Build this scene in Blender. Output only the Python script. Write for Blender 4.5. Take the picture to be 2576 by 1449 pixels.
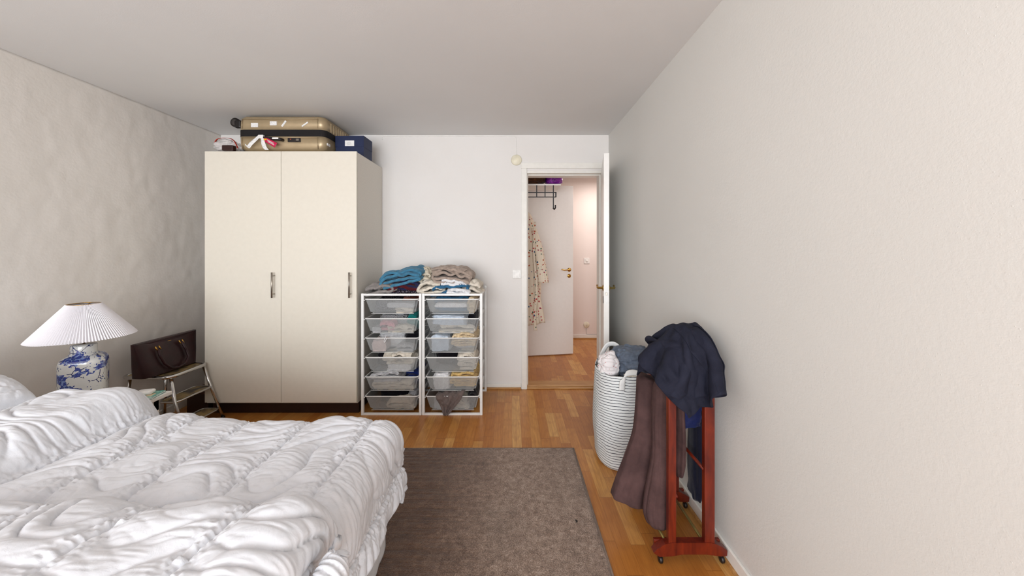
import bpy, bmesh, math, random
import numpy as np
from mathutils import Vector, Matrix, Euler
for o in list(bpy.data.objects): bpy.data.objects.remove(o)
S = bpy.context.scene
PI = math.pi
def R(d): return math.radians(d)

# ------------------------------------------------------------- camera, world, light, exposure
F = 900.0; CX = 1288.0; HY = 628.0; H = 1.36
YB, YW = 3.497, 3.66          # bedroom side / hall side of the far wall
XL, XR = -2.84, 0.944         # left / right wall
ZC = 2.479                    # ceiling
cam = bpy.data.cameras.new('camera'); camo = bpy.data.objects.new('camera', cam); S.collection.objects.link(camo)
cam.sensor_width = 36; cam.sensor_fit = 'HORIZONTAL'; cam.lens = 36 * F / 2576
cam.shift_x = 0; cam.shift_y = -(724.5 - HY) / 2576
cam.clip_start = 0.02
camo.location = (0, 0, H); camo.rotation_euler = (R(90), 0, 0)
S.camera = camo
w = bpy.data.worlds.new('sky'); S.world = w; w.use_nodes = True
w.node_tree.nodes['Background'].inputs[0].default_value = (0.80, 0.88, 1.0, 1)
w.node_tree.nodes['Background'].inputs[1].default_value = 1.0
S.view_settings.view_transform = 'Standard'; S.view_settings.look = 'None'
S.view_settings.gamma = 1; S.view_settings.use_curve_mapping = False
S.view_settings.exposure = 0.0
def area(name, loc, rot, sx, sy, power, col, spread=180):
    l = bpy.data.lights.new(name, 'AREA'); l.shape = 'RECTANGLE'; l.size = sx; l.size_y = sy
    l.energy = power; l.color = col; l.spread = R(spread)
    o = bpy.data.objects.new(name, l); S.collection.objects.link(o); o.location = loc; o.rotation_euler = rot
    return o
YR = -2.7                     # wall behind the camera, with the window
area('window_daylight', (-0.95, YR - 0.05, 1.40), (R(98), 0, 0), 3.1, 1.8, 190, (0.925, 0.962, 1.0))
area('hall_lamp_light', (1.35, 4.75, 2.40), (0, 0, 0), 0.5, 0.5, 14, (1.0, 0.90, 0.84))

# ------------------------------------------------------------- helpers
def lin(c):
    if isinstance(c, str): c = tuple(int(c[i:i+2], 16) for i in (0, 2, 4))
    return tuple(((v/255)/12.92 if v/255 <= .04045 else ((v/255+.055)/1.055)**2.4) for v in c) + (1,)
class NT:
    def __init__(s, name):
        s.m = bpy.data.materials.new(name); s.m.use_nodes = True; s.t = s.m.node_tree
        s.b = s.t.nodes['Principled BSDF']
    def n(s, typ, **k):
        x = s.t.nodes.new(typ)
        for a, v in k.items(): setattr(x, a, v)
        return x
    def l(s, a, b): s.t.links.new(a, b)
    def coord(s, scale=(1, 1, 1), kind='Object', rot=(0, 0, 0)):
        c = s.n('ShaderNodeTexCoord'); m = s.n('ShaderNodeMapping'); m.inputs['Scale'].default_value = scale
        m.inputs['Rotation'].default_value = rot
        s.l(c.outputs[kind], m.inputs['Vector']); return m.outputs[0]
    def noise(s, vec, scale, detail=3, rough=.5, dist=0):
        x = s.n('ShaderNodeTexNoise'); x.inputs['Scale'].default_value = scale; x.inputs['Detail'].default_value = detail
        x.inputs['Roughness'].default_value = rough; x.inputs['Distortion'].default_value = dist
        s.l(vec, x.inputs['Vector']); return x.outputs['Fac']
    def math(s, op, a, b=None, c=None):
        x = s.n('ShaderNodeMath', operation=op)
        for i, v in enumerate((a, b, c)):
            if v is None: continue
            if isinstance(v, (int, float)): x.inputs[i].default_value = v
            else: s.l(v, x.inputs[i])
        return x.outputs[0]
    def ramp(s, fac, stops):
        x = s.n('ShaderNodeValToRGB'); e = x.color_ramp.elements
        while len(e) < len(stops): e.new(.5)
        for i, (p, c) in enumerate(stops): e[i].position = p; e[i].color = lin(c) if not isinstance(c, float) else (c, c, c, 1)
        s.l(fac, x.inputs[0]); return x.outputs[0]
    def mix(s, fac, a, b, blend='MIX'):
        x = s.n('ShaderNodeMix', data_type='RGBA', blend_type=blend)
        for sock, v in ((x.inputs[0], fac), (x.inputs[6], a), (x.inputs[7], b)):
            if isinstance(v, (int, float)): sock.default_value = v
            elif isinstance(v, (tuple, str)): sock.default_value = lin(v)
            else: s.l(v, sock)
        return x.outputs[2]
    def bump(s, h, strength=.3, dist=.01):
        x = s.n('ShaderNodeBump'); x.inputs['Strength'].default_value = strength; x.inputs['Distance'].default_value = dist
        s.l(h, x.inputs['Height']); s.l(x.outputs[0], s.b.inputs['Normal'])
    def col(s, c):
        if isinstance(c, (tuple, str)): s.b.inputs['Base Color'].default_value = lin(c)
        else: s.l(c, s.b.inputs['Base Color'])
    def set(s, rough=.5, metal=0, spec=.5, sheen=0):
        s.b.inputs['Roughness'].default_value = rough; s.b.inputs['Metallic'].default_value = metal
        s.b.inputs['Specular IOR Level'].default_value = spec; s.b.inputs['Sheen Weight'].default_value = sheen
        return s.m
_mats = {}
def plain(name, c, rough=.5, metal=0, spec=.5, var=.04, scale=30, bump=0.0, bscale=60):
    if name in _mats: return _mats[name]
    t = NT(name); v = t.coord()
    n = t.noise(v, scale, 3)
    cc = lin(c)[:3]
    dark = tuple(int(255*max(0, min(1, (12.92*x if x <= .0031308 else 1.055*x**(1/2.4)-.055)*(1-var)))) for x in cc)
    lite = tuple(int(255*max(0, min(1, (12.92*x if x <= .0031308 else 1.055*x**(1/2.4)-.055)*(1+var)))) for x in cc)
    t.col(t.ramp(n, [(.3, dark), (.7, lite)]))
    if bump: t.bump(t.noise(v, bscale, 4), bump, .004)
    _mats[name] = t.set(rough, metal, spec); return _mats[name]
def fabric(name, c, var=.08, weave=900, bump=.25, rough=.9, wr=22):
    if name in _mats: return _mats[name]
    t = NT(name); v = t.coord()
    n = t.noise(v, 45, 4)
    base = tuple(int(c[i:i+2], 16) for i in (0, 2, 4)) if isinstance(c, str) else c
    t.col(t.ramp(n, [(.3, tuple(int(x*(1-var)) for x in base)), (.7, tuple(min(255, int(x*(1+var))) for x in base))]))
    h = t.math('ADD', t.math('MULTIPLY', t.noise(v, weave, 1), .12), t.noise(v, wr, 4, .55, .8))
    t.bump(h, bump, .012)
    _mats[name] = t.set(rough, 0, .2, .15); return _mats[name]

# numpy value noise
def _h(i, j, k, seed):
    n = (i*374761393 + j*668265263 + k*2147483647 + seed*1274126177) & 0xffffffff
    n = ((n ^ (n >> 13)) * 1274126177) & 0xffffffff
    n = ((n ^ (n >> 16)) * 2246822519) & 0xffffffff
    return ((n ^ (n >> 15)) & 0xffffff) / 8388607.5 - 1
def vn(x, y, z=0.0, seed=1):
    x = np.asarray(x, float); y = np.asarray(y, float); z = np.asarray(z, float) + 0*x; y = y + 0*x
    i, j, k = np.floor(x).astype(np.int64), np.floor(y).astype(np.int64), np.floor(z).astype(np.int64)
    u, v, t = x-i, y-j, z-k
    u, v, t = [a*a*a*(a*(a*6-15)+10) for a in (u, v, t)]
    r = 0
    for a in (0, 1):
        for b in (0, 1):
            for c in (0, 1):
                r = r + _h(i+a, j+b, k+c, seed) * (u if a else 1-u) * (v if b else 1-v) * (t if c else 1-t)
    return r
def fbm(x, y, z=0., seed=1, o=3):
    r = 0; a = 1
    for q in range(o): r = r + a*vn(x*2**q, y*2**q, np.asarray(z)*2**q, seed+q); a *= .5
    return r
def sst(a, b, x):
    t = np.clip((np.asarray(x, float)-a)/(b-a), 0, 1); return t*t*(3-2*t)

# objects
def link(name, me, m=None, parent=None):
    o = bpy.data.objects.new(name, me); S.collection.objects.link(o)
    if m is not None:
        for q in (m if isinstance(m, (list, tuple)) else [m]): me.materials.append(q)
    if parent: o.parent = parent
    return o
def tag(o, label=None, cat=None, group=None, kind=None):
    for k, v in (('label', label), ('category', cat), ('group', group), ('kind', kind)):
        if v: o[k] = v
    return o
def thing(name, label, cat, loc, rz=0, group=None):
    o = bpy.data.objects.new(name, None); S.collection.objects.link(o); o.location = loc; o.rotation_euler = (0, 0, rz)
    o.empty_display_size = .05
    return tag(o, label, cat, group)
class MB:
    def __init__(s): s.bm = bmesh.new(); s.mi = 0
    def _fin(s, faces, smooth=False):
        for f in faces: f.material_index = s.mi; f.smooth = smooth
    def box(s, x0, x1, y0, y1, z0, z1, bev=0, M=None, seg=2):
        g = bmesh.ops.create_cube(s.bm, size=1); vs = g['verts']
        for v in vs: v.co = Vector(((x0+x1)/2 + v.co.x*(x1-x0), (y0+y1)/2 + v.co.y*(y1-y0), (z0+z1)/2 + v.co.z*(z1-z0)))
        if M is not None:
            for v in vs: v.co = M @ v.co
        fs = set(f for v in vs for f in v.link_faces); s._fin(fs)
        if bev:
            es = list(set(e for v in vs for e in v.link_edges))
            r = bmesh.ops.bevel(s.bm, geom=es, offset=bev, segments=seg, affect='EDGES', profile=.5)
            for f in r['faces']: f.material_index = s.mi
        return s
    def tube(s, pts, r, n=10, closed=False, caps=True, sq=False):
        pts = [Vector(p) for p in pts]; N = len(pts); rings = []
        rr = r if isinstance(r, (list, tuple)) else [r]*N
        prev = None
        for i, p in enumerate(pts):
            if closed: d = (pts[(i+1) % N]-pts[i-1]).normalized()
            else: d = (pts[min(i+1, N-1)]-pts[max(i-1, 0)]).normalized()
            if prev is None:
                a = Vector((0, 0, 1)) if abs(d.z) < .9 else Vector((1, 0, 0)); u = d.cross(a).normalized()
            else: u = (prev - d*prev.dot(d)).normalized()
            prev = u; v = d.cross(u)
            rings.append([s.bm.verts.new(p + (u*math.cos(2*PI*k/n)+v*math.sin(2*PI*k/n))*rr[i]) for k in range(n)])
        fs = []
        for i in range(N if closed else N-1):
            A, B = rings[i], rings[(i+1) % N]
            for k in range(n): fs.append(s.bm.faces.new((A[k], A[(k+1) % n], B[(k+1) % n], B[k])))
        if caps and not closed:
            fs.append(s.bm.faces.new(rings[0][::-1])); fs.append(s.bm.faces.new(rings[-1]))
        s._fin(fs, n > 5); return s
    def lathe(s, prof, c=(0, 0, 0), n=32, axis='z', sx=1, sy=1, pw=1, rotz=0):
        rings = []
        for r, z in prof:
            ring = []
            for k in range(n):
                a = 2*PI*k/n; ca, sa = math.cos(a), math.sin(a)
                if pw != 1:
                    ca = math.copysign(abs(ca)**pw, ca); sa = math.copysign(abs(sa)**pw, sa)
                x, y = r*ca*sx, r*sa*sy
                x, y = x*math.cos(rotz)-y*math.sin(rotz), x*math.sin(rotz)+y*math.cos(rotz)
                p = {'z': (x, y, z), 'x': (z, x, y), 'y': (x, z, y)}[axis]
                ring.append(s.bm.verts.new((c[0]+p[0], c[1]+p[1], c[2]+p[2])))
            rings.append(ring)
        fs = []
        for A, B in zip(rings, rings[1:]):
            for k in range(n): fs.append(s.bm.faces.new((A[k], A[(k+1) % n], B[(k+1) % n], B[k])))
        if prof[0][0] > 0: fs.append(s.bm.faces.new(rings[0][::-1]))
        if prof[-1][0] > 0: fs.append(s.bm.faces.new(rings[-1]))
        s._fin(fs, True); return s
    def prism(s, pts, y0, y1, axis='y'):
        """outline in (x,z) extruded along y, or (x,y) extruded along z"""
        mk = (lambda a, b, d: (a, d, b)) if axis == 'y' else (lambda a, b, d: (a, b, d))
        if axis == 'x': mk = lambda a, b, d: (d, a, b)
        A = [s.bm.verts.new(mk(a, b, y0)) for a, b in pts]; B = [s.bm.verts.new(mk(a, b, y1)) for a, b in pts]
        fs = [s.bm.faces.new(A), s.bm.faces.new(B[::-1])]
        for i in range(len(pts)): fs.append(s.bm.faces.new((A[i], B[i], B[(i+1) % len(pts)], A[(i+1) % len(pts)])))
        s._fin(fs); return s
    def build(s, name, m, parent=None, smooth=None):
        bmesh.ops.recalc_face_normals(s.bm, faces=s.bm.faces[:])
        me = bpy.data.meshes.new(name); s.bm.to_mesh(me); s.bm.free()
        o = link(name, me, m, parent)
        if smooth is not None:
            for p in me.polygons: p.use_smooth = smooth
        return o
def grid(name, P, m, parent=None, wrap_u=False, smooth=True, thick=0, cap=False):
    """P: array (nu, nv, 3)"""
    nu, nv = P.shape[:2]; vs = P.reshape(-1, 3)
    fs = []
    for i in range(nu if wrap_u else nu-1):
        i2 = (i+1) % nu
        for j in range(nv-1): fs.append((i*nv+j, i2*nv+j, i2*nv+j+1, i*nv+j+1))
    if cap:
        fs.append(tuple(i*nv for i in range(nu))[::-1]); fs.append(tuple(i*nv+nv-1 for i in range(nu)))
    me = bpy.data.meshes.new(name); me.from_pydata(vs.tolist(), [], fs)
    if smooth: me.polygons.foreach_set('use_smooth', [True]*len(me.polygons))
    me.update()
    bm = bmesh.new(); bm.from_mesh(me); bmesh.ops.recalc_face_normals(bm, faces=bm.faces[:]); bm.to_mesh(me); bm.free()
    o = link(name, me, m, parent)
    if thick:
        md = o.modifiers.new('thick', 'SOLIDIFY'); md.thickness = thick; md.offset = 0
    return o
def simulate(P, steps, coll, iters=8, damp=.96, g=.00022, bend=.35, wind=None, fric=.75, pin=None):
    P = P.copy(); Pin = P.copy(); V = np.zeros_like(P)
    def pairs(P, di, dj):
        n, m = P.shape[:2]
        if dj >= 0: return (slice(0, n-di), slice(0, m-dj)), (slice(di, n), slice(dj, m))
        return (slice(0, n-di), slice(-dj, m)), (slice(di, n), slice(0, m+dj))
    cons = []
    for di, dj, st in ((1, 0, 1), (0, 1, 1), (1, 1, .6), (1, -1, .6), (2, 0, bend), (0, 2, bend), (4, 0, bend*.5), (0, 4, bend*.5)):
        a, b = pairs(P, di, dj); L0 = np.linalg.norm(P[b]-P[a], axis=2); cons.append((a, b, L0, st))
    for s_ in range(steps):
        V *= damp; V[..., 2] -= g
        if wind is not None: V += wind
        Q = P + V
        for _ in range(iters):
            for a, b, L0, st in cons:
                d = Q[b]-Q[a]; l = np.linalg.norm(d, axis=2); f = (l-L0)/np.maximum(l, 1e-9)*.25*st*1.6
                if st < .5: f = np.where(l < L0, f*.6, f)
                c = d*f[..., None]; Q[a] += c; Q[b] -= c
            if pin is not None: Q = np.where(pin[..., None], Pin, Q)
            Q0 = Q; Q = coll(Q)
        hit = (np.abs(Q-Q0).sum(axis=2, keepdims=True) > 1e-7)
        Q = np.where(hit, P+(Q-P)*np.array([1-fric, 1-fric, 1.]), Q); Q = coll(Q)
        if pin is not None: Q = np.where(pin[..., None], Pin, Q)
        V = Q-P; sp = np.linalg.norm(V, axis=2, keepdims=True); V = V*np.minimum(1, .02/np.maximum(sp, 1e-9)); P = Q
    return P
def push_ellipsoid(Q, c, r):
    d = (Q-np.array(c))/np.array(r); l = np.linalg.norm(d, axis=2, keepdims=True)
    return np.where(l < 1, np.array(c)+d/np.maximum(l, 1e-6)*np.array(r), Q)
def push_capsule(Q, a, b, r):
    a, b = np.array(a, float), np.array(b, float); ab = b-a; t = np.clip(((Q-a)@ab)/(ab@ab), 0, 1)[..., None]
    p = a+t*ab; d = Q-p; l = np.linalg.norm(d, axis=2, keepdims=True)
    return np.where(l < r, p+d/np.maximum(l, 1e-6)*r, Q)
def normals(P):
    du = np.gradient(P, axis=0); dv = np.gradient(P, axis=1)
    n = np.cross(du, dv); l = np.linalg.norm(n, axis=2, keepdims=True); return n/np.maximum(l, 1e-9)
def at(px, py, Y): return ((px-CX)/F*Y, Y, H-(py-HY)/F*Y)
def struct(o): o['kind'] = 'structure'; return o

# ------------------------------------------------------------- materials
def wall_mat(name, c, c2, s1, st1, s2, st2, nod=0):
    t = NT(name); v = t.coord()
    t.col(t.ramp(t.noise(v, 1.7, 4), [(.35, c), (.7, c2)]))
    h = t.math('ADD', t.math('MULTIPLY', t.noise(v, s1, 5, .55), st1), t.math('MULTIPLY', t.noise(v, s2, 3), st2))
    if nod:
        vo = t.n('ShaderNodeTexVoronoi'); vo.inputs['Scale'].default_value = 85; t.l(v, vo.inputs['Vector'])
        dots = t.ramp(vo.outputs['Distance'], [(.0, 1.), (.16, 0.)])
        h = t.math('ADD', h, t.math('MULTIPLY', t.math('MULTIPLY', dots, t.ramp(t.noise(v, 4, 2), [(.42, 0.), (.6, 1.)])), nod))
    t.bump(h, .55, .01)
    return t.set(.62, 0, .35)
M_wl = wall_mat('rough_plaster', 'E0DAD3', 'E5DFD9', 11, .5, 60, .10)
M_wr = wall_mat('woodchip_paint', 'DBD9D4', 'DEDCD7', 90, .10, 300, .04, .08)
M_wb = wall_mat('wall_paint', 'E8E4E0', 'EBE8E5', 30, .12, 200, .08)
M_hall = wall_mat('hall_paint', 'EDE2DC', 'F0E6E1', 30, .1, 200, .05)
M_ceil = wall_mat('ceiling_paint', 'E2E1E0', 'E5E4E3', 20, .08, 200, .05)
M_white = plain('white_paint', 'EEEBE4', .38, 0, .5, .01)
M_doorw = plain('door_paint', 'F1EFEB', .3, 0, .5, .008)
M_ward = plain('cream_laminate', 'E5DED0', .42, 0, .4, .008)
M_wardside = plain('cream_laminate_side', 'DCD6CC', .5, 0, .4, .03, 160)
M_plinth = plain('dark_plinth', '2A120C', .5)
M_steelw = plain('white_metal', 'F2F2F0', .35, 0, .5, .01)
M_nickel = plain('brushed_nickel', 'A79F95', .35, .9)
M_chrome = plain('chrome', 'C9C8C6', .12, 1.0, .5, .02)
M_brass = plain('brass', 'B8914A', .25, 1.0, .5, .08)
M_oldbrass = plain('dull_brass', '8C7B4A', .45, .8)
M_black = plain('black_metal', '15161A', .45)
M_blackp = plain('black_plastic', '1A1414', .4)
M_red = None
M_plastic = plain('white_plastic', 'F2F0EC', .35)
M_yplastic = plain('yellowed_plastic', 'EAE3CC', .4)

def wood_floor():
    t = NT('oak_parquet'); c = t.n('ShaderNodeTexCoord'); sep = t.n('ShaderNodeSeparateXYZ'); t.l(c.outputs['Object'], sep.inputs[0])
    x, y = sep.outputs[0], sep.outputs[1]
    wd = .0685
    row = t.math('FLOOR', t.math('DIVIDE', x, wd))
    wn = t.n('ShaderNodeTexWhiteNoise', noise_dimensions='1D'); t.l(row, wn.inputs['W'])
    ln = t.math('ADD', .38, t.math('MULTIPLY', wn.outputs['Value'], .16))
    yy = t.math('ADD', t.math('DIVIDE', y, ln), t.math('MULTIPLY', wn.outputs['Value'], 37.7))
    colu = t.math('FLOOR', yy)
    cmb = t.n('ShaderNodeCombineXYZ'); t.l(row, cmb.inputs[0]); t.l(colu, cmb.inputs[1])
    w2 = t.n('ShaderNodeTexWhiteNoise', noise_dimensions='3D'); t.l(cmb.outputs[0], w2.inputs['Vector'])
    base = t.ramp(w2.outputs['Value'], [(0, 'B07030'), (.3, 'BC7C38'), (.62, 'C58742'), (.9, 'CE954E'), (1, 'D8A55E')])
    # grain shifted per stave
    off = t.n('ShaderNodeVectorMath', operation='MULTIPLY_ADD'); t.l(w2.outputs['Color'], off.inputs[0])
    off.inputs[1].default_value = (7, 9, 5); t.l(c.outputs['Object'], off.inputs[2])
    mp = t.n('ShaderNodeMapping'); mp.inputs['Scale'].default_value = (60, 2.6, 1); t.l(off.outputs[0], mp.inputs['Vector'])
    g = t.noise(mp.outputs[0], 1.6, 6, .65, 1.2)
    mp2 = t.n('ShaderNodeMapping'); mp2.inputs['Scale'].default_value = (9, 1.3, 1); t.l(off.outputs[0], mp2.inputs['Vector'])
    wv = t.n('ShaderNodeTexWave', wave_type='RINGS'); wv.inputs['Scale'].default_value = 1.3; wv.inputs['Distortion'].default_value = 5
    wv.inputs['Detail'].default_value = 3; t.l(mp2.outputs[0], wv.inputs['Vector'])
    col = t.mix(t.math('MULTIPLY', t.ramp(g, [(.36, 1.), (.62, 0.)]), .42), base, '8A4A1C')
    col = t.mix(t.math('MULTIPLY', t.ramp(wv.outputs['Fac'], [(.0, 1.), (.25, 0.)]), .14), col, '7E4318')
    fx = t.math('FRACT', t.math('DIVIDE', x, wd)); fy = t.math('FRACT', yy)
    e1 = t.math('LESS_THAN', fx, .022); e2 = t.math('LESS_THAN', fy, .006)
    gap = t.math('MAXIMUM', e1, e2)
    col = t.mix(t.math('MULTIPLY', gap, .45), col, '5A2C10')
    t.col(col); t.bump(t.math('SUBTRACT', t.math('MULTIPLY', g, .1), t.math('MULTIPLY', gap, .4)), .25, .002)
    return t.set(.33, 0, .45)
M_floor = wood_floor()
def wood(name, a, b, sc=(3, 30, 30), rough=.4):
    t = NT(name); v = t.coord(sc); n = t.noise(v, 2, 5, .6, .6); t.col(t.ramp(n, [(.3, a), (.7, b)])); return t.set(rough, 0, .5)
M_red = wood('red_stained_wood', '480F08', '78260F', (14, 14, 3), .32)
M_oakstrip = wood('oak_strip', 'A5713A', 'C99B62')

# ------------------------------------------------------------- room shell
WT = .12
def slab(name, m, *boxes):
    mb = MB()
    for b in boxes: mb.box(*b)
    return struct(mb.build(name, m))
HX0, HX1, HYB = -.06, 1.9, 5.46
slab('floor', M_floor, (XL-WT, XR+WT, YR-.2, YW, -.1, 0), (HX0-.1, HX1+.1, YW, HYB+.1, -.1, 0))
slab('ceiling', M_ceil, (XL-WT, XR+WT, YR-.2, YW, ZC, ZC+.1), (HX0-.1, HX1+.1, YW, HYB+.1, ZC, ZC+.1))
DX0, DX1, DZ = .148, .878, 2.106      # door opening
slab('wall_back', M_wb, (XL-WT, DX0-.022, YB, YW, 0, ZC), (DX1+.022, XR+WT, YB, YW, 0, ZC), (DX0-.022, DX1+.022, YB, YW, DZ+.022, ZC))
# left wall: lumpy plaster as real relief
nu, nv = 420, 170
yy = np.linspace(YR-.1, YB, nu)[:, None] + np.zeros((1, nv)); zz = np.linspace(0, ZC, nv)[None, :] + np.zeros((nu, 1))
rel = .0035*fbm(yy*1.9, zz*1.9, 0, 5, 5) + -.0018*np.abs(fbm(yy*7, zz*7, 0, 9, 3)) + .0028*sst(1.0, 3.0, yy)*np.abs(fbm(yy*8+2, zz*5.2, 0, 31, 2))
rel = rel - rel.max() - .0
P = np.stack([XL + rel, yy, zz], -1)
wl = grid('wall_left', P, M_wl); struct(wl)
md = wl.modifiers.new('thick', 'SOLIDIFY'); md.thickness = .1; md.offset = -1
if wl.data.polygons[0].normal.x < 0: wl.data.flip_normals()
slab('wall_right', M_wr, (XR, XR+WT, YR-.2, YB, 0, ZC))
slab('wall_rear', M_wb, (XL-WT, -2.5, YR-.12, YR, 0, ZC), (.6, XR+WT, YR-.12, YR, 0, ZC), (-2.5, .6, YR-.12, YR, 0, .50), (-2.5, .6, YR-.12, YR, 2.3, ZC))
mb = MB()
for x in (-2.5, -.97, .56): mb.box(x, x+.04, YR-.04, YR-.0, .50, 2.3)
mb.box(-2.5, .6, YR-.04, YR-.0, .50, .54); mb.box(-2.5, .6, YR-.04, YR-.0, 2.26, 2.3)
struct(mb.build('window_1', M_white))
slab('wall_hall_left', M_hall, (HX0-.1, HX0, YW, HYB, 0, ZC))
slab('wall_hall_right', M_hall, (HX1, HX1+.1, YW, HYB, 0, ZC))
slab('wall_hall_back', M_hall, (HX0-.1, HX1+.1, HYB, HYB+.1, 0, ZC))
slab('wall_hall_front', M_hall, (XR+WT, HX1+.1, YW-.1, YW, 0, ZC))
def base(name, boxes, m=M_white):
    mb = MB()
    for b in boxes: mb.box(*b, bev=.003)
    return struct(mb.build(name, m))
base('baseboard_back', [(XL+.02, DX0-.06, YB-.012, YB, .018, .052)])
base('trim_1', [(XL+.02, DX0-.06, YB-.02, YB, 0, .018)], M_oakstrip)
base('baseboard_right', [(XR-.012, XR, YR, YB-.02, .018, .072)])
base('trim_2', [(XR-.02, XR, YR, YB-.02, 0, .018)], M_oakstrip)
base('baseboard_left', [(XL-.045, XL+.012, YR, YB-.02, 0, .06)])
base('baseboard_hall', [(HX0, HX1, HYB-.012, HYB, .015, .062)])
base('trim_3', [(HX0, HX1, HYB-.022, HYB, 0, .015)], M_oakstrip)
# door casing + jambs
c0 = .093
mb = MB()
mb.box(c0, DX0-.004, YB-.016, YB, 0, 2.152, .002)
mb.box(c0-.004, XR-.003, YB-.018, YB, 2.152, 2.206, .002)
mb.box(DX1+.01, XR-.003, YB-.016, YB, 0, 2.152, .002)
struct(mb.build('trim_4', M_white))
mb = MB()
mb.box(DX0-.022, DX0, YB-.006, YW+.006, 0, DZ+.022, .002); mb.box(DX1, DX1+.022, YB-.006, YW+.006, 0, DZ+.022, .002)
mb.box(DX0, DX1, YB-.006, YW+.006, DZ, DZ+.022, .002)
mb.box(DX0, DX0+.012, YB+.05, YW, 0, DZ, .001); mb.box(DX1-.012, DX1, YB+.05, YW, 0, DZ, .001); mb.box(DX0+.012, DX1-.012, YB+.05, YW, DZ-.012, DZ, .001)
struct(mb.build('trim_5', M_white))
mb = MB()
mb.box(DX0, DX1, YB-.012, YB+.02, 0, .014, .003); mb.box(DX0, DX1, YB+.024, YB+.09, 0, .022, .006); mb.box(DX0, DX1, YB+.094, YW+.02, 0, .014, .003)
struct(mb.build('trim_6', M_oakstrip))

# lever handle (local: x = away from door face, y = along the lever)
def lever(parent, x, y, z, sx, sy, m=M_brass):
    mb = MB()
    mb.lathe([(.0, 0), (.025, .0), (.026, .004), (.018, .008), (.010, .011), (.009, .045), (0, .047)], (0, 0, 0), 20, 'x')
    mb.tube([(.042, 0, 0), (.045, .02, .002), (.046, .05, -.002), (.046, .08, -.003), (.046, .105, .003), (.046, .115, .008)],
            [.008, .0085, .007, .0085, .007, .009], 12)
    o = mb.build('door_handle', m, parent)
    o.location = (x, y, z); o.scale = (sx, sy, 1); return o
# bedroom door, open towards the camera
door = bpy.data.objects.new('door_1', None); S.collection.objects.link(door); door['kind'] = 'structure'
hx, hy = .905, YB-.03
ex, ey = .765, 2.815
L = math.hypot(ex-hx, ey-hy); ang = math.atan2(ey-hy, ex-hx)      # leaf runs along local +x
door.location = (hx, hy, 0); door.rotation_euler = (0, 0, ang)
mb = MB(); mb.box(0.0, L, -.042, 0, .025, 2.122, .002); mb.build('door_leaf', M_doorw, door)
# local -y side faces the doorway (left from the camera)
mb = MB(); mb.box(L, L+.002, -.031, -.011, .93, 1.085, .0008)
for zz_ in (.94, 1.075): mb.lathe([(0.0, .0022), (.003, .0022), (.003, .001)], (L, -.021, zz_), 10, 'x')
mb.build('lock_plate', M_steelw, door)
mb = MB(); mb.box(L, L+.009, -.027, -.015, 1.0, 1.024, .001); mb.build('latch', M_nickel, door)
for sgn, yv in ((-1, -.042), (1, 0)):
    h = lever(door, L-.06, yv, 1.052, 1, 1, M_oldbrass if sgn > 0 else M_brass)
    h.rotation_euler = (0, 0, R(90*sgn)); h.scale = (1, 1 if sgn > 0 else -1, 1)
    mb = MB(); mb.box(L-.075, L-.045, yv-.004 if sgn < 0 else yv, yv if sgn < 0 else yv+.004, .93, .985, .001); mb.build('escutcheon', M_blackp, door)
for zz_ in (.25, 1.85):
    mb = MB(); mb.lathe([(.008, 0), (.008, .09)], (-.004, -.004, zz_), 12); mb.build('hinge', M_nickel, door)
# hall door, ajar
d2 = bpy.data.objects.new('door_2', None); S.collection.objects.link(d2); d2['kind'] = 'structure'
a0 = Vector((.04, 4.515, 0)); a1 = Vector(((1442-CX)/F*4.64, 4.64, 0)); v = a1-a0
d2.location = a0; d2.rotation_euler = (0, 0, math.atan2(v.y, v.x)); L2 = v.length
mb = MB(); mb.box(0, L2, 0, .04, .012, 2.185, .002); mb.build('door_leaf', M_doorw, d2)
h = lever(d2, L2-.055, 0, 1.10, 1, 1); h.rotation_euler = (0, 0, R(-90)); h.scale = (1, -1, 1)
mb = MB(); mb.lathe([(0, -.004), (.022, -.004), (.025, 0)], (L2-.055, 0, 1.02), 20, 'y'); mb.box(L2-.058, L2-.052, -.007, -.003, 1.012, 1.028); mb.build('keyhole', M_brass, d2)
mb = MB(); mb.box(L2, L2+.0015, .01, .03, 1.02, 1.09); mb.build('latch', M_nickel, d2)

# ------------------------------------------------------------- wardrobe
WX0, WX1, WY, WZ0, WZ1 = -2.504, -1.267, 2.915, .113, 2.162
wx = -1.882
wr = thing('wardrobe', 'tall cream wardrobe with two plain doors, standing between the chrome stool and the drawer frames', 'wardrobe', (WX0, WY, 0))
def W(b): return (b[0]-WX0, b[1]-WX0, b[2]-WY, b[3]-WY, b[4], b[5])
mb = MB()
mb.box(*W((WX0, WX0+.018, WY+.024, YB-.01, .10, WZ1-.006))); mb.box(*W((WX1-.018, WX1, WY+.024, YB-.01, .10, WZ1-.006)))
mb.box(*W((WX0+.018, WX1-.018, WY+.024, YB-.01, WZ1-.024, WZ1-.006))); mb.box(*W((WX0+.018, WX1-.018, WY+.024, YB-.01, .10, .118)))
mb.box(*W((WX0+.018, WX1-.018, YB-.02, YB-.012, .118, WZ1-.024))); mb.box(*W((wx-.009, wx+.009, WY+.03, YB-.02, .118, WZ1-.024)))
mb.build('body', M_wardside, wr)
mb = MB(); mb.box(*W((WX0+.01, WX1-.01, WY+.07, WY+.088, 0, .10))); mb.box(*W((WX1-.04, WX1-.02, WY+.088, YB-.03, 0, .10))); mb.box(*W((WX0+.02, WX0+.04, WY+.088, YB-.03, 0, .10)))
mb.build('plinth', M_plinth, wr)
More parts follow.
